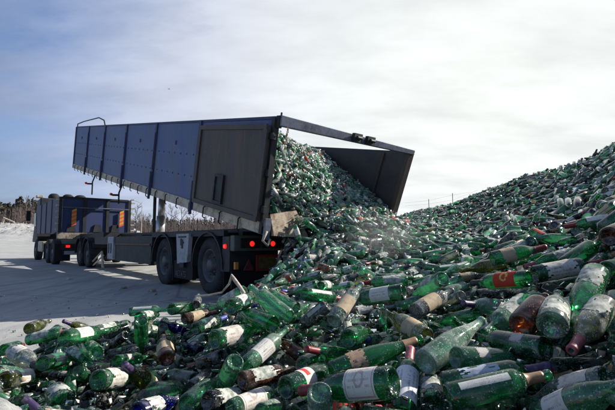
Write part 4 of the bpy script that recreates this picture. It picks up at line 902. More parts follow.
LM = {'w': paper('label_white', WH, (.12, .12, .14), 'text'), 'wc': paper('label_crest', (.62, .60, .54), (.35, .22, .20), 'crest'), 'wf': paper('label_printed', (.62, .63, .66), (.10, .13, .16), 'flower'),
      'wo': paper('label_worn', (.50, .50, .45), (.3, .3, .3), 'plain', (.17, .20, .17), (.42, .62)), 'wt': paper('label_torn', WH, (.1, .1, .14), 'text', (.2, .22, .2), (.5, .75)),
      'tt': paper('label_ragged', (.50, .48, .43), (.25, .12, .10), 'text', (.20, .18, .14), (.5, .75)), 'tb': paper('label_brown', (.33, .22, .14), (.10, .12, .24), 'text', (.45, .40, .34), (.6, .75)),
      'to': paper('label_tan', (.42, .33, .22), (.2, .15, .1), 'plain', (.22, .17, .12), (.5, .75)), 'r': paper('label_red', (.42, .045, .025), (.5, .35, .1), 'red', (.25, .04, .03), (.62, .8)),
      'rs': paper('label_red_square', WH, (.3, .1, .1), 'redsq'), 's': paper('label_strip', (.62, .61, .55), (.2, .2, .2), 'text'), 'p': paper('label_scrap', (.40, .38, .36), (.3, .15, .15), 'frame'),
      'e': paper('label_emblem', (.02, .022, .024), (.4, .4, .4), 'emblem', (.10, .10, .10), (.6, .8)), 'f': paper('label_outline', (.03, .03, .032), (.5, .5, .5), 'frame', (.12, .12, .12), (.65, .8)),
      'x': paper('label_flakes', (.40, .45, .52), (.3, .3, .3), 'plain', (.2, .24, .26), (.5, .7))}
# (from, to along the body as fraction of body length, arc degrees, raggedness)
LE = {'w': (.28, .80, 165, .04), 'wc': (.18, .86, 200, .05), 'wf': (.12, .90, 190, .1), 'wo': (.16, .82, 115, .62), 'wt': (.2, .85, 180, .55), 'tt': (.15, .9, 200, .6), 'tb': (.4, .9, 120, .6), 'to': (.25, .8, 190, .35), 'r': (.2, .80, 200, .08),
      'rs': (.3, .62, 250, .0), 's': (.12, .92, 34, .1), 'p': (.3, .55, 60, .25), 'e': (.62, .95, 70, .3), 'f': (.2, .8, 120, .1), 'x': (.2, .8, 110, .85)}
FM = {k: grime('foil_' + n, c, d, 60, .5, .68, .45, .1) for k, n, c, d in (('rd', 'maroon', (.20, .02, .03), (.10, .06, .05)), ('pu', 'purple', (.045, .028, .085), (.16, .14, .17)), ('pk', 'pink', (.30, .07, .09), (.36, .26, .24)),
      ('bl', 'blue', (.05, .06, .30), (.12, .12, .2)), ('co', 'copper', (.30, .18, .10), (.16, .11, .07)), ('k', 'black', (.02, .02, .022), (.1, .1, .1)), ('w', 'white', (.6, .58, .52), (.3, .28, .25)))}
FN = {'rd': 'maroon', 'pu': 'purple', 'pk': 'pink', 'bl': 'blue', 'co': 'copper', 'k': 'black', 'w': 'white'}

def prof_of(kind, lod):
    p = K[kind]['p']
    if lod == 0: inner = [(.020, .0005), (.018, .010), (.010, K[kind]['R'] * .62)]; return inner + list(p) + [(K[kind]['L'] - .001, .0095), (K[kind]['L'] - .02, .009)]
    if lod == 1: idx = [0, 2, 3, 5, 7, 8, 10, len(p) - 1]; return [(.012, .0005)] + [p[i] for i in idx if i < len(p)]
    return [(.006, .0005), p[1], p[3], p[6], p[len(p) - 1]]
def radius_at(kind, z):
    p = K[kind]['p']
    for (z0, r0), (z1, r1) in zip(p, p[1:]):
        if z <= z1: return r0 + (r1 - r0) * max(0, (z - z0)) / max(1e-6, z1 - z0)
    return p[-1][1]
_bm = {}
def bottle_mesh(kind, g):
    if (kind, g) not in _bm:
        b = MB(); b.lathe(prof_of(kind, 0), (0, 0, 0), 'z', 30); _bm[kind, g] = b.mesh('bottle_' + kind, MG[g], True)
    return _bm[kind, g]
_lm = {}
def label_mesh(kind, lab, var):
    key = (kind, lab, var)
    if key in _lm: return _lm[key]
    r = random.Random(hash((kind, lab)) % 1 + var * 17 + len(kind) + ord(lab[0])); f0, f1, arc, rag = LE[lab]
    R = K[kind]['R']; zb = K[kind]['p'][3][0]; z0, z1 = .012 + f0 * (zb - .012), .012 + f1 * (zb - .012)
    if lab in ('s', 'tb', 'wf', 'wc') : z1 = min(z1, zb)
    nu, nv = 18, 12; arc = R_(arc) / (1.0 if R > .035 else 1)
    vs = []; uvs = []
    for j in range(nv + 1):
        for i in range(nu + 1):
            a = (i / nu - .5) * arc + (r.uniform(-1, 1) * .02 * rag if 0 < i < nu else r.uniform(-1, 1) * .08 * rag); z = z0 + (z1 - z0) * j / nv + r.uniform(-1, 1) * .002 * rag
            rr = R + .0007 + (r.random() ** 6 * .004 * rag)
            vs.append((rr * math.cos(a), rr * math.sin(a), z)); uvs.append((i / nu, j / nv))
    nz = [[math.sin(i * .9 + r.uniform(0, 6)) for i in range(4)] for _ in range(2)]
    ph = [r.uniform(0, 6) for _ in range(6)]
    fs = []
    for j in range(nv):
        for i in range(nu):
            e = min(i, nu - 1 - i, (j) * 1.2, (nv - 1 - j) * 1.2) / 6.
            q = math.sin(i * .8 + ph[0]) * math.sin(j * .9 + ph[1]) * .5 + math.sin(i * 1.9 + j * 1.1 + ph[2]) * .35 + r.uniform(-.2, .2)
            if rag > .1 and e - .05 + (1 - rag) * .75 < q * .9 : continue
            k = j * (nu + 1) + i; fs.append((k, k + 1, k + nu + 2, k + nu + 1))
    if not fs: fs = [(0, 1, nu + 2, nu + 1)]
    me = bpy.data.meshes.new('paper_label'); me.from_pydata(vs, [], fs); me.materials.append(LM[lab]); uvl = me.uv_layers.new(name='UVMap')
    for lp in me.loops: uvl.data[lp.index].uv = uvs[lp.vertex_index]
    me.polygons.foreach_set('use_smooth', [True] * len(me.polygons)); _lm[key] = me; return me
_fm = {}
def foil_mesh(kind, foil):
    if (kind, foil) not in _fm:
        Lk = K[kind]['L']; z0 = Lk - (.068 if foil != 'k' else .05) - (.03 if kind in ('champagne', 'hock') else 0); zs = [z0 + (Lk - z0) * q / 9 for q in range(10)]
        if foil == 'co': zs = [Lk - .078 + .054 * q / 9 for q in range(10)]
        b = MB(); b.lathe([(z, radius_at(kind, z) + .0009 + (.0006 if i % 2 and foil == 'pu' else 0)) for i, z in enumerate(zs)] + ([(zs[-1] + .0003, .0135)] if foil == 'co' else [(Lk + .001, .013), (Lk + .001, .009)] if foil == 'pk' else [(Lk + .0015, .0005)]), (0, 0, 0), 'z', 20)
        _fm[kind, foil] = b.mesh('neck_foil', FM[foil], True)
    return _fm[kind, foil]

# ------------------------------------------------------------------ bottles between the catalogued ones
def px_of(P): return proj(P)
hseg = []
for q in heroes:
    a = proj(q['b']); c_ = proj(q['t']); rp = K[q['k']]['R'] * q['sc'] * F / ((a[2] + c_[2]) / 2); hseg.append((a[0], a[1], c_[0], c_[1], rp))
def seg_d(px, py, s):
    dx, dy = s[2] - s[0], s[3] - s[1]; t = max(0, min(.75, ((px - s[0]) * dx + (py - s[1]) * dy) / max(1e-6, dx * dx + dy * dy))); return math.hypot(px - s[0] - t * dx, py - s[1] - t * dy)
KW = ['bordeaux'] * 9 + ['burgundy'] * 5 + ['champagne'] * 3 + ['hock'] * 3 + ['spirit'] * 2 + ['beer'] * 2
GW = ['g'] * 8 + ['dg'] * 4 + ['pg'] * 6 + ['k'] * 2 + ['ol'] * 2 + ['br', 'cl']
LW = [''] * 11 + ['wo'] * 4 + ['w'] * 2 + ['wt'] * 2 + ['tt', 'to', 's', 'p']
FW = [''] * 8 + ['rd', 'pu', 'pk', 'co', 'k', 'w']
fill = []; rf = random.Random(11); need = 294 - len(heroes)
def ground_pt(px, py):
    """march a ray onto the heap"""
    prev = None
    for k in range(60):
        D = .6 * 1.045 ** k; p = unproj(px, py, D)
        if p[2] < HMAP(p[0], p[1]) + .02: return p, D
    return None, None
# bilinear lookup table of the outside heap for speed
GU = np.linspace(-2.6, 5.2, 391); GV = np.linspace(math.log(.4), math.log(34), 241)
gu, gv = np.meshgrid(GU, GV); gy = np.exp(gv); gx = gu / 2.2 * gy; GH = heap_h(gx, gy)
GHX = h_ext(gx, gy)
def look(G, x, y):
    y = np.maximum(np.asarray(y, float), .41); u = (np.asarray(x, float) / y * 2.2 + 2.6) / 7.8 * 390; v = (np.log(y) - GV[0]) / (GV[-1] - GV[0]) * 240
    u = np.clip(u, 0, 389.99); v = np.clip(v, 0, 239.99); i = u.astype(int); j = v.astype(int); a = u - i; b = v - j
    return G[j, i] * (1 - a) * (1 - b) + G[j, i + 1] * a * (1 - b) + G[j + 1, i] * (1 - a) * b + G[j + 1, i + 1] * a * b
def HMAP(x, y): return float(look(GH, np.array([x]), np.array([y]))[0])
tries = 0
cand = []
for k in range(11000):
    px = rf.uniform(-12, 628); py = rf.uniform(232, 416)
    p, D = ground_pt(px, py)
    if p is None or D > 7.5 or D < .95 or HMAP(p[0], p[1]) < .10: continue
    cand.append((D, px, py, p))
cand.sort(key=lambda c: c[0])
for D, px, py, p in cand:
    if len(fill) >= need: break
    kind = rf.choice(KW); R = K[kind]['R']; rp = R * F / D
    xl_, t_ = tloc(p[0], p[1])
    if xl_ < 1.0 and t_ > -.7: continue
    if any(seg_d(px, py, s) < (s[4] + rp) * .74 for s in hseg): continue
    if any(math.hypot(px - f['px'], py - f['py']) < (rp + f['rp']) * .92 for f in fill): continue
    th = rf.gauss(.35, .9); L_ = K[kind]['L']
    e = .05; gx_ = (HMAP(p[0] + e, p[1]) - HMAP(p[0] - e, p[1])) / (2 * e); gy_ = (HMAP(p[0], p[1] + e) - HMAP(p[0], p[1] - e)) / (2 * e)
    sgn = rf.choice((1, -1, 1)); d = np.array([math.cos(th) * sgn, math.sin(th) * sgn, 0]); d[2] = d[0] * gx_ + d[1] * gy_ + rf.gauss(0, .22); d /= np.linalg.norm(d)
    if (px < 48 and py > 380) or py > 386: continue
    e1, e2 = proj(p - d * L_ * .42), proj(p + d * L_ * .58)
    if any(min(seg_d(*proj(p + d * L_ * f_)[:2], s) for f_ in (-.36, -.1, .12, .3)) < (s[4] + rp) * .60 for s in hseg): continue
    c_ = p + np.array([0, 0, .012]); sc = rf.uniform(.93, 1.04)
    fill.append(dict(b=c_ - d * L_ * sc * .42, t=c_ + d * L_ * sc * .58, k=kind, g=rf.choice(GW), lab=rf.choice(LW), foil=rf.choice(FW), dust=rf.uniform(.25, .9), sc=sc, L=L_ * sc, px=px, py=py, rp=rp, hero=False))
allb = heroes + fill
# settle: push bottles that cut into each other apart, keep lengths, keep them on the heap
n = len(allb); A = np.array([q['b'] for q in allb]); B = np.array([q['t'] for q in allb]); L0 = np.array([q['L'] for q in allb]); Rr = np.array([K[q['k']]['R'] * q['sc'] for q in allb])
isH = np.array([q['hero'] for q in allb]); A0, B0_ = A.copy(), B.copy()
camp = np.array([0, 0, HC])
for it in range(90):
    C = (A + B) / 2; dd_ = np.linalg.norm(C[:, None] - C[None], axis=2); I, J = np.where(np.triu(dd_ < .38, 1))
    d1 = B[I] - A[I]; d2 = B[J] - A[J]; r = A[I] - A[J]; a = (d1 * d1).sum(1); e = (d2 * d2).sum(1); f = (d2 * r).sum(1); c = (d1 * r).sum(1); b = (d1 * d2).sum(1); den = a * e - b * b
    s = np.clip(np.where(den > 1e-9, (b * f - c * e) / np.maximum(den, 1e-9), .5), 0, 1); t = np.clip((b * s + f) / e, 0, 1); s = np.clip((b * t - c) / a, 0, 1)
    P1 = A[I] + d1 * s[:, None]; P2 = A[J] + d2 * t[:, None]; v = P1 - P2; dist = np.linalg.norm(v, axis=1) + 1e-9; nrm = v / dist[:, None]
    rad_ = lambda q, R_a: R_a * np.clip(1 - (q - .55) / .25 * .6, .4, 1)
    pen = rad_(s, Rr[I]) + rad_(t, Rr[J]) - dist; m = pen > 0
    dA = np.zeros_like(A); dB = np.zeros_like(B); cnt = np.zeros(n)
    push = nrm[m] * (pen[m] * .5)[:, None]; wi = np.where(isH[I[m]] & ~isH[J[m]], .5, np.where(~isH[I[m]] & isH[J[m]], 1.5, 1.)); wj = 2 - wi
    for arr, idx, sg, q, w_ in ((dA, I[m], 1, 1 - s[m], wi), (dB, I[m], 1, s[m], wi), (dA, J[m], -1, 1 - t[m], wj), (dB, J[m], -1, t[m], wj)):
        np.add.at(arr, idx, sg * push * ((.35 + q) * w_)[:, None])
    np.add.at(cnt, I[m], 1); np.add.at(cnt, J[m], 1); k_ = 1 / np.maximum(1, cnt * .6)[:, None]
    # catalogued bottles give way mostly along the line of sight, so they stay where the photo has them
    for P, dP in ((A, dA), (B, dB)):
        dP = dP * k_; ray = P - camp; ray /= np.linalg.norm(ray, axis=1)[:, None]; al = (dP * ray).sum(1)[:, None] * ray; dP = np.where(isH[:, None], al + (dP - al) * .45, dP); P += dP
    A[isH] += (A0[isH] - A[isH]) * .04; B[isH] += (B0_[isH] - B[isH]) * .04
    A[~isH, 2] -= .0012; B[~isH, 2] -= .0012
    for P in (A, B):
        fl_ = look(GH, P[:, 0], P[:, 1]) - .05; P[:, 2] = np.where(~isH & (P[:, 2] < fl_), fl_, P[:, 2])
    D_ = B - A; ln = np.linalg.norm(D_, axis=1)[:, None]; Cc = (A + B) / 2; D_ = D_ / ln * L0[:, None] / 2; A = Cc - D_; B = Cc + D_
for q, a_, b_ in zip(allb, A, B): q['b'], q['t'] = a_, b_

for bx_, by_, tx_, ty_, D_b, D_t, kd, g_, lb_, fo_, tx in ((295, 226, 301, 244, 6.05, 6.0, 'bordeaux', 'g', 'w', '', 'green labelled bottle tumbling off the tan tail lip'), (305, 262, 298, 247, 5.8, 5.75, 'bordeaux', 'pg', 'w', '', 'whitish bottle falling neck up, just right of the tail lamps'),
        (311, 248, 299, 254, 5.5, 5.4, 'bordeaux', 'pg', '', 'rd', 'pale bottle sliding off the pour beside the tail lamps'), (306, 222, 318, 231, 5.8, 5.9, 'burgundy', 'g', '', '', 'green bottle in mid fall right of the tan tail lip'), (289, 268, 300, 264, 5.4, 5.3, 'bordeaux', 'cl', 's', '', 'pale clear bottle landing in front of the marker board'),
        (322, 243, 329, 256, 5.3, 5.35, 'bordeaux', 'cl', 'w', '', 'clear bottle with pale label sliding down the middle of the pour')):
    b_, t_ = unproj(bx_, by_, D_b), unproj(tx_, ty_, D_t); m_ = (b_ + t_) / 2; d_ = (t_ - b_) / np.linalg.norm(t_ - b_); allb.append(dict(b=m_ - d_ * K[kd]['L'] / 2, t=m_ + d_ * K[kd]['L'] / 2, k=kd, g=g_, lab=lb_, foil=fo_, dust=.5, txt=tx, sc=1.0, L=K[kd]['L'], hero=True))
# descriptions that single each filler out by its catalogued neighbour
used = set()
LMK = [(248, 243, 'left red tail lamp'), (268, 243, 'right red tail lamp'), (280, 226, 'tan tail lip of the trailer'), (234, 280, 'bent stick'), (430, 200, 'first fence post'), (404, 190, 'far rear post of the trailer'), (266, 262, 'red-edged marker board')]
def describe(q):
    p = proj((q['b'] + q['t']) / 2); f = {'w': 'white label', 'wo': 'worn pale label', 'wt': 'torn white label', 'tt': 'ragged label', 'to': 'tan label', 's': 'white strip', 'p': 'label scrap', 'wc': 'crested label'}.get(q['lab'])
    fo = FN.get(q['foil']); g_ = GN[q['g']]
    base = ('dusty ' if q['dust'] > .7 else '') + g_ + ' bottle' + (f' with {f}' if f else (f' with {fo} foil' if fo else ''))
    marks = [(hc[i][0], hc[i][1], heroes[i]['txt'].split('|')[0]) for i in range(len(heroes))] + LMK
    marks.sort(key=lambda m_: (m_[0] - p[0]) ** 2 + (m_[1] - p[1]) ** 2)
    for pre in ('', KN[q['k']] + ' '):
        for mx_, my_, tx in marks[:12]:
            dx, dy = p[0] - mx_, p[1] - my_; d_ = math.hypot(dx, dy); an = math.degrees(math.atan2(-dy, dx)) % 360
            rel = ('right of', 'up and right of', 'above', 'up and left of', 'left of', 'down and left of', 'below', 'down and right of')[int((an + 22.5) // 45) % 8]
            for far_ in (('just ' if d_ < 22 else ('well ' if d_ > 55 else '')), ''):
                lb = f'{pre}{base} {far_}{rel} the {tx}'
                if len(lb.split()) <= 16 and lb not in used: used.add(lb); return lb
    return base + ' in the pile'
hc = [((s[0] + s[2]) / 2, (s[1] + s[3]) / 2) for s in hseg]
for q in heroes: used.add(q['txt'].replace('|', ' '))
rb_ = random.Random(3)
for bi, q in enumerate(allb):
    z = Vector(q['t'] - q['b']).normalized(); c_ = (q['b'] + q['t']) / 2
    toc = (Vector((0, 0, HC)) - Vector(c_)).normalized(); want = toc * (1.0 if q['hero'] else rb_.uniform(-.6, 1)) + Vector((rb_.uniform(-.5, .5), 0, .75))
    x = (want - z * want.dot(z)).normalized(); y = z.cross(x); M = Matrix((x, y, z)).transposed().to_4x4(); M.translation = Vector(q['b'])
    name = {'jug': 'glass_jug', 'beer': 'small_bottle', 'champagne': 'sparkling_wine_bottle'}.get(q['k'], 'wine_bottle')
    o = bpy.data.objects.new(name, bottle_mesh(q['k'], q['g'])); COL.objects.link(o); o.matrix_world = M @ Matrix.Scale(q['sc'], 4); o.color = (q['dust'], 0, 0, 1)
    lb = q['txt'].replace('|', ' ') if q['hero'] else describe(q)
    tag(o, lb, 'bottle', 'bottles in the near part of the glass heap')
    if q['lab']:
        c = bpy.data.objects.new('paper_label', label_mesh(q['k'], q['lab'], bi % 3)); COL.objects.link(c); c.parent = o
        if q['lab'] == 'x' : c.rotation_euler = (0, 0, .3)
    if q['foil']:
        c = bpy.data.objects.new('neck_foil', foil_mesh(q['k'], q['foil'])); COL.objects.link(c); c.parent = o

# ------------------------------------------------------------------ the uncountable rest of the heap
LT = {}
def template(kind, lod, lab):
    key = (kind, lod, lab)
    if key in LT: return LT[key]
    seg = (14, 9, 6)[lod - 0] if lod else 14; pr = prof_of(kind, max(1, lod)); vs = []; fs = []; mi = []
    seg = {1: 12, 2: 7}[max(1, lod)]
    for h, r in pr:
        for i in range(seg): a_ = 2 * math.pi * i / seg; vs.append((r * math.cos(a_), r * math.sin(a_), h))
    for k in range(len(pr) - 1):
        for i in range(seg): j = (i + 1) % seg; fs.append((k * seg + i, k * seg + j, (k + 1) * seg + j, (k + 1) * seg + i)); mi.append(0)
    if lab:
        o_ = len(vs); zb = K[kind]['p'][3][0]; m_ = 5 if lod < 2 else 3
        for i in range(m_ + 1):
            a_ = (i / m_ - .5) * 3.2; rr = K[kind]['R'] * (1.03 if lod < 2 else 1.06)
            for z in (.03, zb * .85): vs.append((rr * math.cos(a_), rr * math.sin(a_), z))
        for i in range(m_): k = o_ + i * 2; fs.append((k, k + 2, k + 3, k + 1)); mi.append(1)
    if lod < 2 or True:
        o_ = len(vs); Lk = K[kind]['L']; sg = 6
        for z in (Lk - .07, Lk + .001):
            for i in range(sg): a_ = 2 * math.pi * i / sg; vs.append((.0175 * math.cos(a_), .0175 * math.sin(a_), z))
        for i in range(sg): j = (i + 1) % sg; fs.append((o_ + i, o_ + j, o_ + sg + j, o_ + sg + i)); mi.append(2)
        fs.append(tuple(o_ + sg + i for i in range(4))); mi.append(2)
    LT[key] = (np.array(vs), np.array([f for f in fs]), np.array(mi)); return LT[key]
gk = list(GC); labk = ['wo', 'w', 'to', 'r', 'wt']; fk = list(FM)
SM = [MGF[k] for k in gk] + [MG[k] for k in gk] + [LM['wo'], LM['to'], LM['r'], LM['s']] + [FM[k] for k in fk]
i_far = {k: i for i, k in enumerate(gk)}; i_near = {k: i + len(gk) for i, k in enumerate(gk)}; i_lab = 2 * len(gk); i_foil = i_lab + 4
class Big:
    def __init__(s): s.v = []; s.f = []; s.m = []; s.n = 0
    def put(s, V, Fq, Mi): s.v.append(V); s.f.append(Fq + s.n); s.m.append(Mi); s.n += len(V)
    def build(s, name, mats):
        V = np.concatenate(s.v); Fq = np.concatenate(s.f); Mi = np.concatenate(s.m); me = bpy.data.meshes.new(name)
        k = Fq.shape[1]; me.vertices.add(len(V)); me.vertices.foreach_set('co', V.astype('f').ravel()); me.loops.add(Fq.size); me.loops.foreach_set('vertex_index', Fq.astype('i').ravel())
        me.polygons.add(len(Fq)); me.polygons.foreach_set('loop_start', np.arange(0, Fq.size, k, dtype='i'))
        for m in mats: me.materials.append(m)
        me.polygons.foreach_set('material_index', Mi.astype('i')); me.polygons.foreach_set('use_smooth', [True] * len(Fq)); me.update(calc_edges=True); me.validate()
        o = bpy.data.objects.new(name, me); COL.objects.link(o); return o
big = Big(); shards = Big()
def bare(p):
    q = proj(p); return q[0] < 50 + 12 * math.sin(q[1] * .3) and q[1] > 380 + q[0] * .12 and q[2] < 2.2
segA, segB = A, B
def near_indiv(p, lim):
    d = segB - segA; t = np.clip(((p - segA) * d).sum(1) / (d * d).sum(1), 0, 1); return (np.linalg.norm(segA + d * t[:, None] - p, axis=1) < lim).any()
rs = random.Random(21); GWF = ['g'] * 7 + ['dg'] * 5 + ['pg'] * 6 + ['k'] * 3 + ['ol'] + ['cl'] * 3 + ['br']
_pa = [proj(a_) for a_ in A]; _pb = [proj(b_) for b_ in B]
IA = np.array([[a_[0], a_[1]] for a_ in _pa]); IB = np.array([[b_[0], b_[1]] for b_ in _pb]); ID_ = np.array([(a_[2] + b_[2]) / 2 for a_, b_ in zip(_pa, _pb)]); IR = Rr * F / ID_
def hides(p0, p1, R, tol=.5):
    for f_ in (0, .3, .6, .9):
        q = proj(p0 + (p1 - p0) * f_); v = np.array(q[:2]); d = IB - IA; t = np.clip(((v - IA) * d).sum(1) / (d * d).sum(1), 0, .8); dist = np.linalg.norm(IA + d * t[:, None] - v, axis=1)
        if ((dist < IR * (.7 + .6 * tol) + R * F / q[2] * tol) & (q[2] < ID_)).any(): return True
    return False
def put_bottle(p, nrm, off, D, lod, inload=False):
    kind = rs.choice(KW); g = rs.choice(GW if D < 3.5 else GWF)
    lab = rs.random() < (.55 if inload else .36)
    V, Fq, Mi = template(kind, lod, lab)
    if rs.random() < .28:
        Lc = K[kind]['L'] * rs.uniform(.35, .7); kf = V[Fq][:, :, 2].max(1) < Lc * (1 + .25 * np.sin(np.arange(len(Fq)) * 2.1)); kf &= Mi < 2
        if kf.sum() > 5: Fq = Fq[kf]; Mi = Mi[kf]
    if inload and rs.random() < .55: g = rs.choice(('pg', 'pg', 'cl', 'cl', 'g'))
    cl__ = math.sin(p[0] * 1.7 + 1.3 * math.sin(p[1] * 1.1)) + math.sin(p[1] * 2.3 + p[0] * .7) + rs.gauss(0, .5)
    if D > 3.5 and cl__ > 1.0 and not inload: g = rs.choice(('k', 'dg', 'dg', 'g', 'k')); lab = False; Mi = np.where(Mi == 1, 0, Mi)
    th = rs.gauss(.3, 1.0) if D < 5 else rs.uniform(0, 6.28); u = np.cross(nrm, [math.sin(th), -math.cos(th), 0]); u /= np.linalg.norm(u); u = u + nrm * rs.gauss(0, .30); u *= rs.choice((1, -1)) / np.linalg.norm(u)
    a_ = np.cross(u, [rs.gauss(0, 1), rs.gauss(0, 1), rs.gauss(0, 1)]); a_ /= np.linalg.norm(a_)
    if lab and rs.random() < .6:
        wv = nrm + np.array([0, -.5, 0]) + np.array([rs.gauss(0, .4) for _ in range(3)]); wv -= u * wv.dot(u); a_ = wv / np.linalg.norm(wv)
    b_ = np.cross(u, a_); M = np.stack([a_, b_, u]); sc = rs.uniform(.9, 1.05) if D < 4 else rs.choice((rs.uniform(.65, 1), rs.uniform(.9, 1.12)))
    Vw = (V * sc) @ M + (p + nrm * off - u * K[kind]['L'] * .45)
    if D < 3.2:
        if p[1] < .8 or (p[1] < 1.45 and proj(p)[0] < 75): return
        for dz in ((0,) if off > -.03 else (0, -.04, -.08, -.12)):
            a0 = p + nrm * off + np.array([0, 0, dz])
            if not hides(a0 - u * K[kind]['L'] * .45, a0 + u * K[kind]['L'] * .5, K[kind]['R'], .5 if off > -.03 else .05): Vw = Vw + np.array([0, 0, dz]); break
        else: return
    if inload:
        for e_ in (p - u * K[kind]['L'] * .45, p + u * K[kind]['L'] * .5):
            xl_, t_ = tloc(e_[0], e_[1])
            if xl_ < .06 or (xl_ < .95 and t_ < -.02) or xl_ > 2.84: return
    gi = (i_near if D < 4.5 else i_far)[g]; lm = i_lab + rs.choice((0, 0, 0, 3, 3, 3, 0, 1, 3, 0, 1, 2)); fm = gi if rs.random() < .6 else i_foil + rs.randrange(len(fk))
    big.put(Vw, Fq, np.choose(Mi, [gi, lm, fm]))
def sample_layer(density, layers):
    # outside heap, uniform per square metre, thinning where far
    v = math.log(.55)
    cells = 0
    for j in range(150):
        y0 = math.exp(math.log(.5) + j * math.log(26 / .5) / 150); y1 = math.exp(math.log(.5) + (j + 1) * math.log(26 / .5) / 150)
        for i in range(94):
            u0 = -.86 + i * 1.80 / 70; u1 = u0 + 1.80 / 70; yc = (y0 + y1) / 2; area = (u1 - u0) * yc * (y1 - y0)
            xc = (u0 + u1) / 2 * yc; hh = float(look(GHE, np.array([xc]), np.array([yc]))[0])
            if hh < .05: continue
            e = .12 + yc * .01; gxx = (LKE(xc + e, yc) - LKE(xc - e, yc)) / (2 * e); gyy = (LKE(xc, yc + e) - LKE(xc, yc - e)) / (2 * e); sl = math.sqrt(1 + min(9, gxx * gxx + gyy * gyy))
            nrm = np.array([-gxx, -gyy, 1.]); nrm /= np.linalg.norm(nrm)
            if nrm @ (camp - np.array([xc, yc, hh])) < -.35 * yc: continue
            dens = density(yc) * area * sl * (1 if i < 68 else .7); k = int(dens) + (rs.random() < dens % 1)
            for _ in range(k):
                y = rs.uniform(y0, y1); x = rs.uniform(u0, u1) * y; h_ = LKE(x, y)
                if h_ < .04: continue
                p = np.array([x, y, h_])
                yield p, nrm, y
def LKE(x, y): return float(look(GHE, np.array([x]), np.array([y]))[0])
GHE = GHX.copy()
_dx = gx - T0[0]; _dy = gy - T0[1]; _xl = _dx * tw[0] + _dy * tw[1]; _t = _dx * ta[0] + _dy * ta[1]
GHE = np.where((_xl > -.2) & (_xl < 2.9) & (_t > .3), np.minimum(GHE, .95 - .5 * smooth(_t, .3, 2)), GHE)
GHE = np.maximum(GHE, skirt(_xl, _t))
GHE = np.where((_xl < .42) & (_xl > -.5) & (_t > 0), np.minimum(GHE, .30 + .35 * smooth(_xl, .3, 1.2)), GHE)
cnt_b = 0
for layer, (off, dn) in enumerate(((.015, lambda y: 34 if y < 7 else 34 - min(14, (y - 7) * 1.2)), (-.055, lambda y: 95 if y < 3.2 else (46 if y < 7 else 22)))):
    for p, nrm, y in sample_layer(dn, 0):
        o_ = off + rs.uniform(-.02, .035)
        if y < 5.0:
            q = p + nrm * o_
            if near_indiv(q, .085):
                if layer == 0: continue
                o_ -= .045
        if bare(p): continue
        put_bottle(p, nrm, o_, y, 1 if y < 4.5 else 2); cnt_b += 1
# poured load inside and spilling out of the body
def load_n(xl, t):
    e = .06; f = lambda a_, b_: float(h_load(np.array([a_]), np.array([b_]))[0]); gx_ = (f(xl + e, t) - f(xl - e, t)) / (2 * e); gt_ = (f(xl, t + e) - f(xl, t - e)) / (2 * e)
    v = np.array([-gx_ * tw[0] - gt_ * ta[0], -gx_ * tw[1] - gt_ * ta[1], 1.]); return v / np.linalg.norm(v), f(xl, t)
for layer, (off, num) in enumerate(((.01, 1700), (-.06, 1300))):
    k = 0
    while k < num:
        xl = rs.uniform(.12, 2.70); t = rs.uniform(-.65, 3.2)
        if not bool(in_load(np.array([xl]), np.array([t]))[()][0]): continue
        if t > 1.8 and rs.random() < .5: continue
        nr, h_ = load_n(xl, t); x, y = tworld(xl, t); put_bottle(np.array([x, y, h_]), nr, off + rs.uniform(-.02, .03), y, 2, True); k += 1; cnt_b += 1
so_ = big.build('glass_bottles', SM); so_.color = (.5, 0, 0, 1)
tag(so_, 'mass of small discarded bottles pouring from the trailer and covering the big heap', 'bottles', kind='stuff')
# shards and paper scraps
def put_shard(p, nrm, s):
    c = np.array([rs.gauss(0, 1) for _ in range(3)]); c /= np.linalg.norm(c); u = np.cross(c, [0, 0, 1.]); u /= np.linalg.norm(u) + 1e-9; v = np.cross(c, u)
    a_ = s * rs.uniform(.5, 1.2); b_ = s * rs.uniform(.3, 1.); V = np.array([-u * a_ - v * b_ * .8, u * a_ * rs.uniform(.4, 1) - v * b_, u * a_ * .7 + v * b_, -u * a_ * rs.uniform(.2, 1) + v * b_ * rs.uniform(.5, 1), ]) + c * 0
    V2 = V * .98 + c * .004; q = np.concatenate([V, V2]) + p; Fq = np.array([[0, 1, 2, 3], [7, 6, 5, 4], [0, 4, 5, 1], [1, 5, 6, 2], [2, 6, 7, 3], [3, 7, 4, 0]])
    m_ = i_near[rs.choice(('g', 'pg', 'dg', 'g', 'pg', 'ol', 'cl'))] if rs.random() < .74 else i_lab + rs.choice((0, 3, 3, 0, 1))
    shards.put(q, Fq, np.full(6, m_))
ns = 0
for p, nrm, y in sample_layer(lambda y: 420 if y < 3.2 else (110 if y < 7 else 26), 0):
    if bare(p): continue
    put_shard(p + nrm * rs.uniform(-.16, .03 if y < 4 else .06), nrm, rs.uniform(.008, .024) if y < 4 else rs.uniform(.015, .06)); ns += 1
for _ in range(450):
    y = rs.uniform(3.0, 8.5); x = -rs.uniform(.05, .72) * y
    if LKE(x, y) < .02 and rs.random() < math.exp(-(y - 3.4) * .45) + .12: put_shard(np.array([x, y, .012]), None, rs.uniform(.006, .026))
for _ in range(4200):
    xl = rs.uniform(.12, 2.70); t = rs.uniform(-.65, 2.6)
    if not bool(in_load(np.array([xl]), np.array([t]))[()][0]): continue
    nr, h_ = load_n(xl, t); x, y = tworld(xl, t); put_shard(np.array([x, y, h_]) + nr * rs.uniform(-.03, .06), nr, rs.uniform(.015, .055))
sh = shards.build('glass_shards', SM); sh.color = (.4, 0, 0, 1); tag(sh, 'broken glass shards and paper scraps strewn between the bottles', 'shards', kind='stuff')
print('shards', ns)
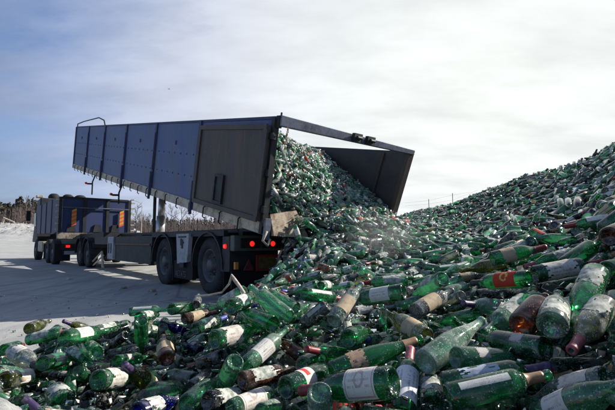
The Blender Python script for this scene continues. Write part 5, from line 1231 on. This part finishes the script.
# packed core of the heap under the bottles
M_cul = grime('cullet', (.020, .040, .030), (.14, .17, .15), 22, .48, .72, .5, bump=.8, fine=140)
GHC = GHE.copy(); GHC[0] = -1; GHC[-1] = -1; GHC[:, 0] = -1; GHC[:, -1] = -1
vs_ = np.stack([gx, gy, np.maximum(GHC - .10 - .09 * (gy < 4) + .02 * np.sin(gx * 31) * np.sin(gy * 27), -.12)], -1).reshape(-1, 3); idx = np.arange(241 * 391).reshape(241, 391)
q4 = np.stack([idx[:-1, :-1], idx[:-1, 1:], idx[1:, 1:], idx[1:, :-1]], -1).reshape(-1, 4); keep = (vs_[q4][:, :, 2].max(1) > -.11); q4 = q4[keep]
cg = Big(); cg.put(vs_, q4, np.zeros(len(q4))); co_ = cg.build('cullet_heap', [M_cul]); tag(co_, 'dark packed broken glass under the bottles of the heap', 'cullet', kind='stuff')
cl_ = Big(); xs = np.linspace(.07, 2.78, 40); ts = np.linspace(-.6, 7.4, 100); gxl, gt = np.meshgrid(xs, ts); gz = h_load(gxl, gt) - .10
inn = in_load(gxl, gt) ; wx, wy = tworld(gxl, gt); vs_ = np.stack([wx, wy, gz], -1).reshape(-1, 3); idx = np.arange(gxl.size).reshape(gxl.shape)
q4 = np.stack([idx[:-1, :-1], idx[:-1, 1:], idx[1:, 1:], idx[1:, :-1]], -1).reshape(-1, 4); q4 = q4[inn.ravel()[q4].all(1)]
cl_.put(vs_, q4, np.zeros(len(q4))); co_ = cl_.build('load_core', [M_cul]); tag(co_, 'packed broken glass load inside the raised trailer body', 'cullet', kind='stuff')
# grit ground showing at the lower left under the bottles
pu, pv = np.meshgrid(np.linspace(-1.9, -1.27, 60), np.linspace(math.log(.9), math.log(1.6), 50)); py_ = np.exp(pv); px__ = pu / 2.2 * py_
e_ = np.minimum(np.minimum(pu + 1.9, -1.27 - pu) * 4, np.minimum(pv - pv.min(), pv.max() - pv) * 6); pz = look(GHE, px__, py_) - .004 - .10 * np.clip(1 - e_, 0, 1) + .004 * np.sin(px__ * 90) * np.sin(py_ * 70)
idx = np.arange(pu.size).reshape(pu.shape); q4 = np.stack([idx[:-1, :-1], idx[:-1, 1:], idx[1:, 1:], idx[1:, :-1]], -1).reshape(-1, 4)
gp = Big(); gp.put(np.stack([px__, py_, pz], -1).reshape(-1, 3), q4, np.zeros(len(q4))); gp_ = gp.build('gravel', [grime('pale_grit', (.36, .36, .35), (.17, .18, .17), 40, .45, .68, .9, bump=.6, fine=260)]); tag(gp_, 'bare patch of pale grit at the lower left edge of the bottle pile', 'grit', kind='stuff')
# dust hanging over the pouring glass
md, nt, out = mat('glass_dust'); pv = N(nt, 'ShaderNodeVolumePrincipled', i={'Color': (.93, .94, .92, 1), 'Anisotropy': .55}); tcn = N(nt, 'ShaderNodeTexCoord').outputs['Object']
ln_ = N(nt, 'ShaderNodeVectorMath', operation='LENGTH'); nt.links.new(tcn, ln_.inputs[0]); nz_ = noise(nt, tcn, 3.4, 6, .7)
dn_ = math_(nt, 'MULTIPLY', math_(nt, 'MAXIMUM', math_(nt, 'SUBTRACT', math_(nt, 'ADD', math_(nt, 'MULTIPLY', nz_, 2.6), -.45), math_(nt, 'MULTIPLY', ln_.outputs['Value'], 1.0)), 0.0), .55)
nt.links.new(dn_, pv.inputs['Density']); nt.links.new(pv.outputs[0], out.inputs['Volume'])
b = MB(); b.lathe([(-1, .001)] + [(math.sin(R_(a_)), math.cos(R_(a_))) for a_ in range(-75, 90, 15)] + [(1, .001)], (0, 0, 0), 'z', 20); o = b.build('dust_cloud', md); o.location = (.95, 5.3, 1.0); o.scale = (.62, .6, .42)
tag(o, 'thin pale dust hanging over the pouring glass below the trailer', 'dust', kind='stuff')
# ------------------------------------------------------------------ bent wire and small litter
M_stick = grime('pale_wood', (.50, .42, .33), (.25, .18, .12), 20)
b = MB(); pts = [unproj(*q) for q in ((196, 296, 3.0), (208, 295.5, 2.75), (222, 292.5, 2.7), (229, 284, 2.7), (232, 275, 2.7), (234, 279, 2.68), (240, 287, 2.6), (244, 293, 2.5), (245, 300, 2.45))]
b.tube(pts, [.006, .007, .007, .007, .009, .013, .012, .011, .008], 6); o = b.build('bent_stick', M_stick, None, True); tag(o, 'pale bent stick poking up from the bottles before the rear wheel', 'stick')
b = MB(); p0 = unproj(236, 283, 2.62); b.tube([p0, p0 + np.array([.0, 0, -.09])], .009, 5)
for px, py, lb in ((73, 279, 'dark bit of litter on the yard, leftmost of three'), (126, 288, 'brown bit of litter on the yard before the first rear wheel'), (155, 291, 'yellowish bit of litter on the yard nearest the rear wheel')):
    D = HC * F / (py - 240.8); x = (px - CX) / F * D; b = MB()
    b.hexa([(-.07, -.03, .0), (.08, -.04, .0), (.06, .04, .0), (-.05, .05, .0), (-.05, -.02, .03), (.05, -.03, .05), (.05, .03, .03), (-.04, .03, .05)]); o = b.build('litter_scrap', M_rail if px < 80 else M_rust); o.location = (x, D, .005); o.rotation_euler = (0, 0, px); tag(o, lb, 'litter', 'litter on the yard')
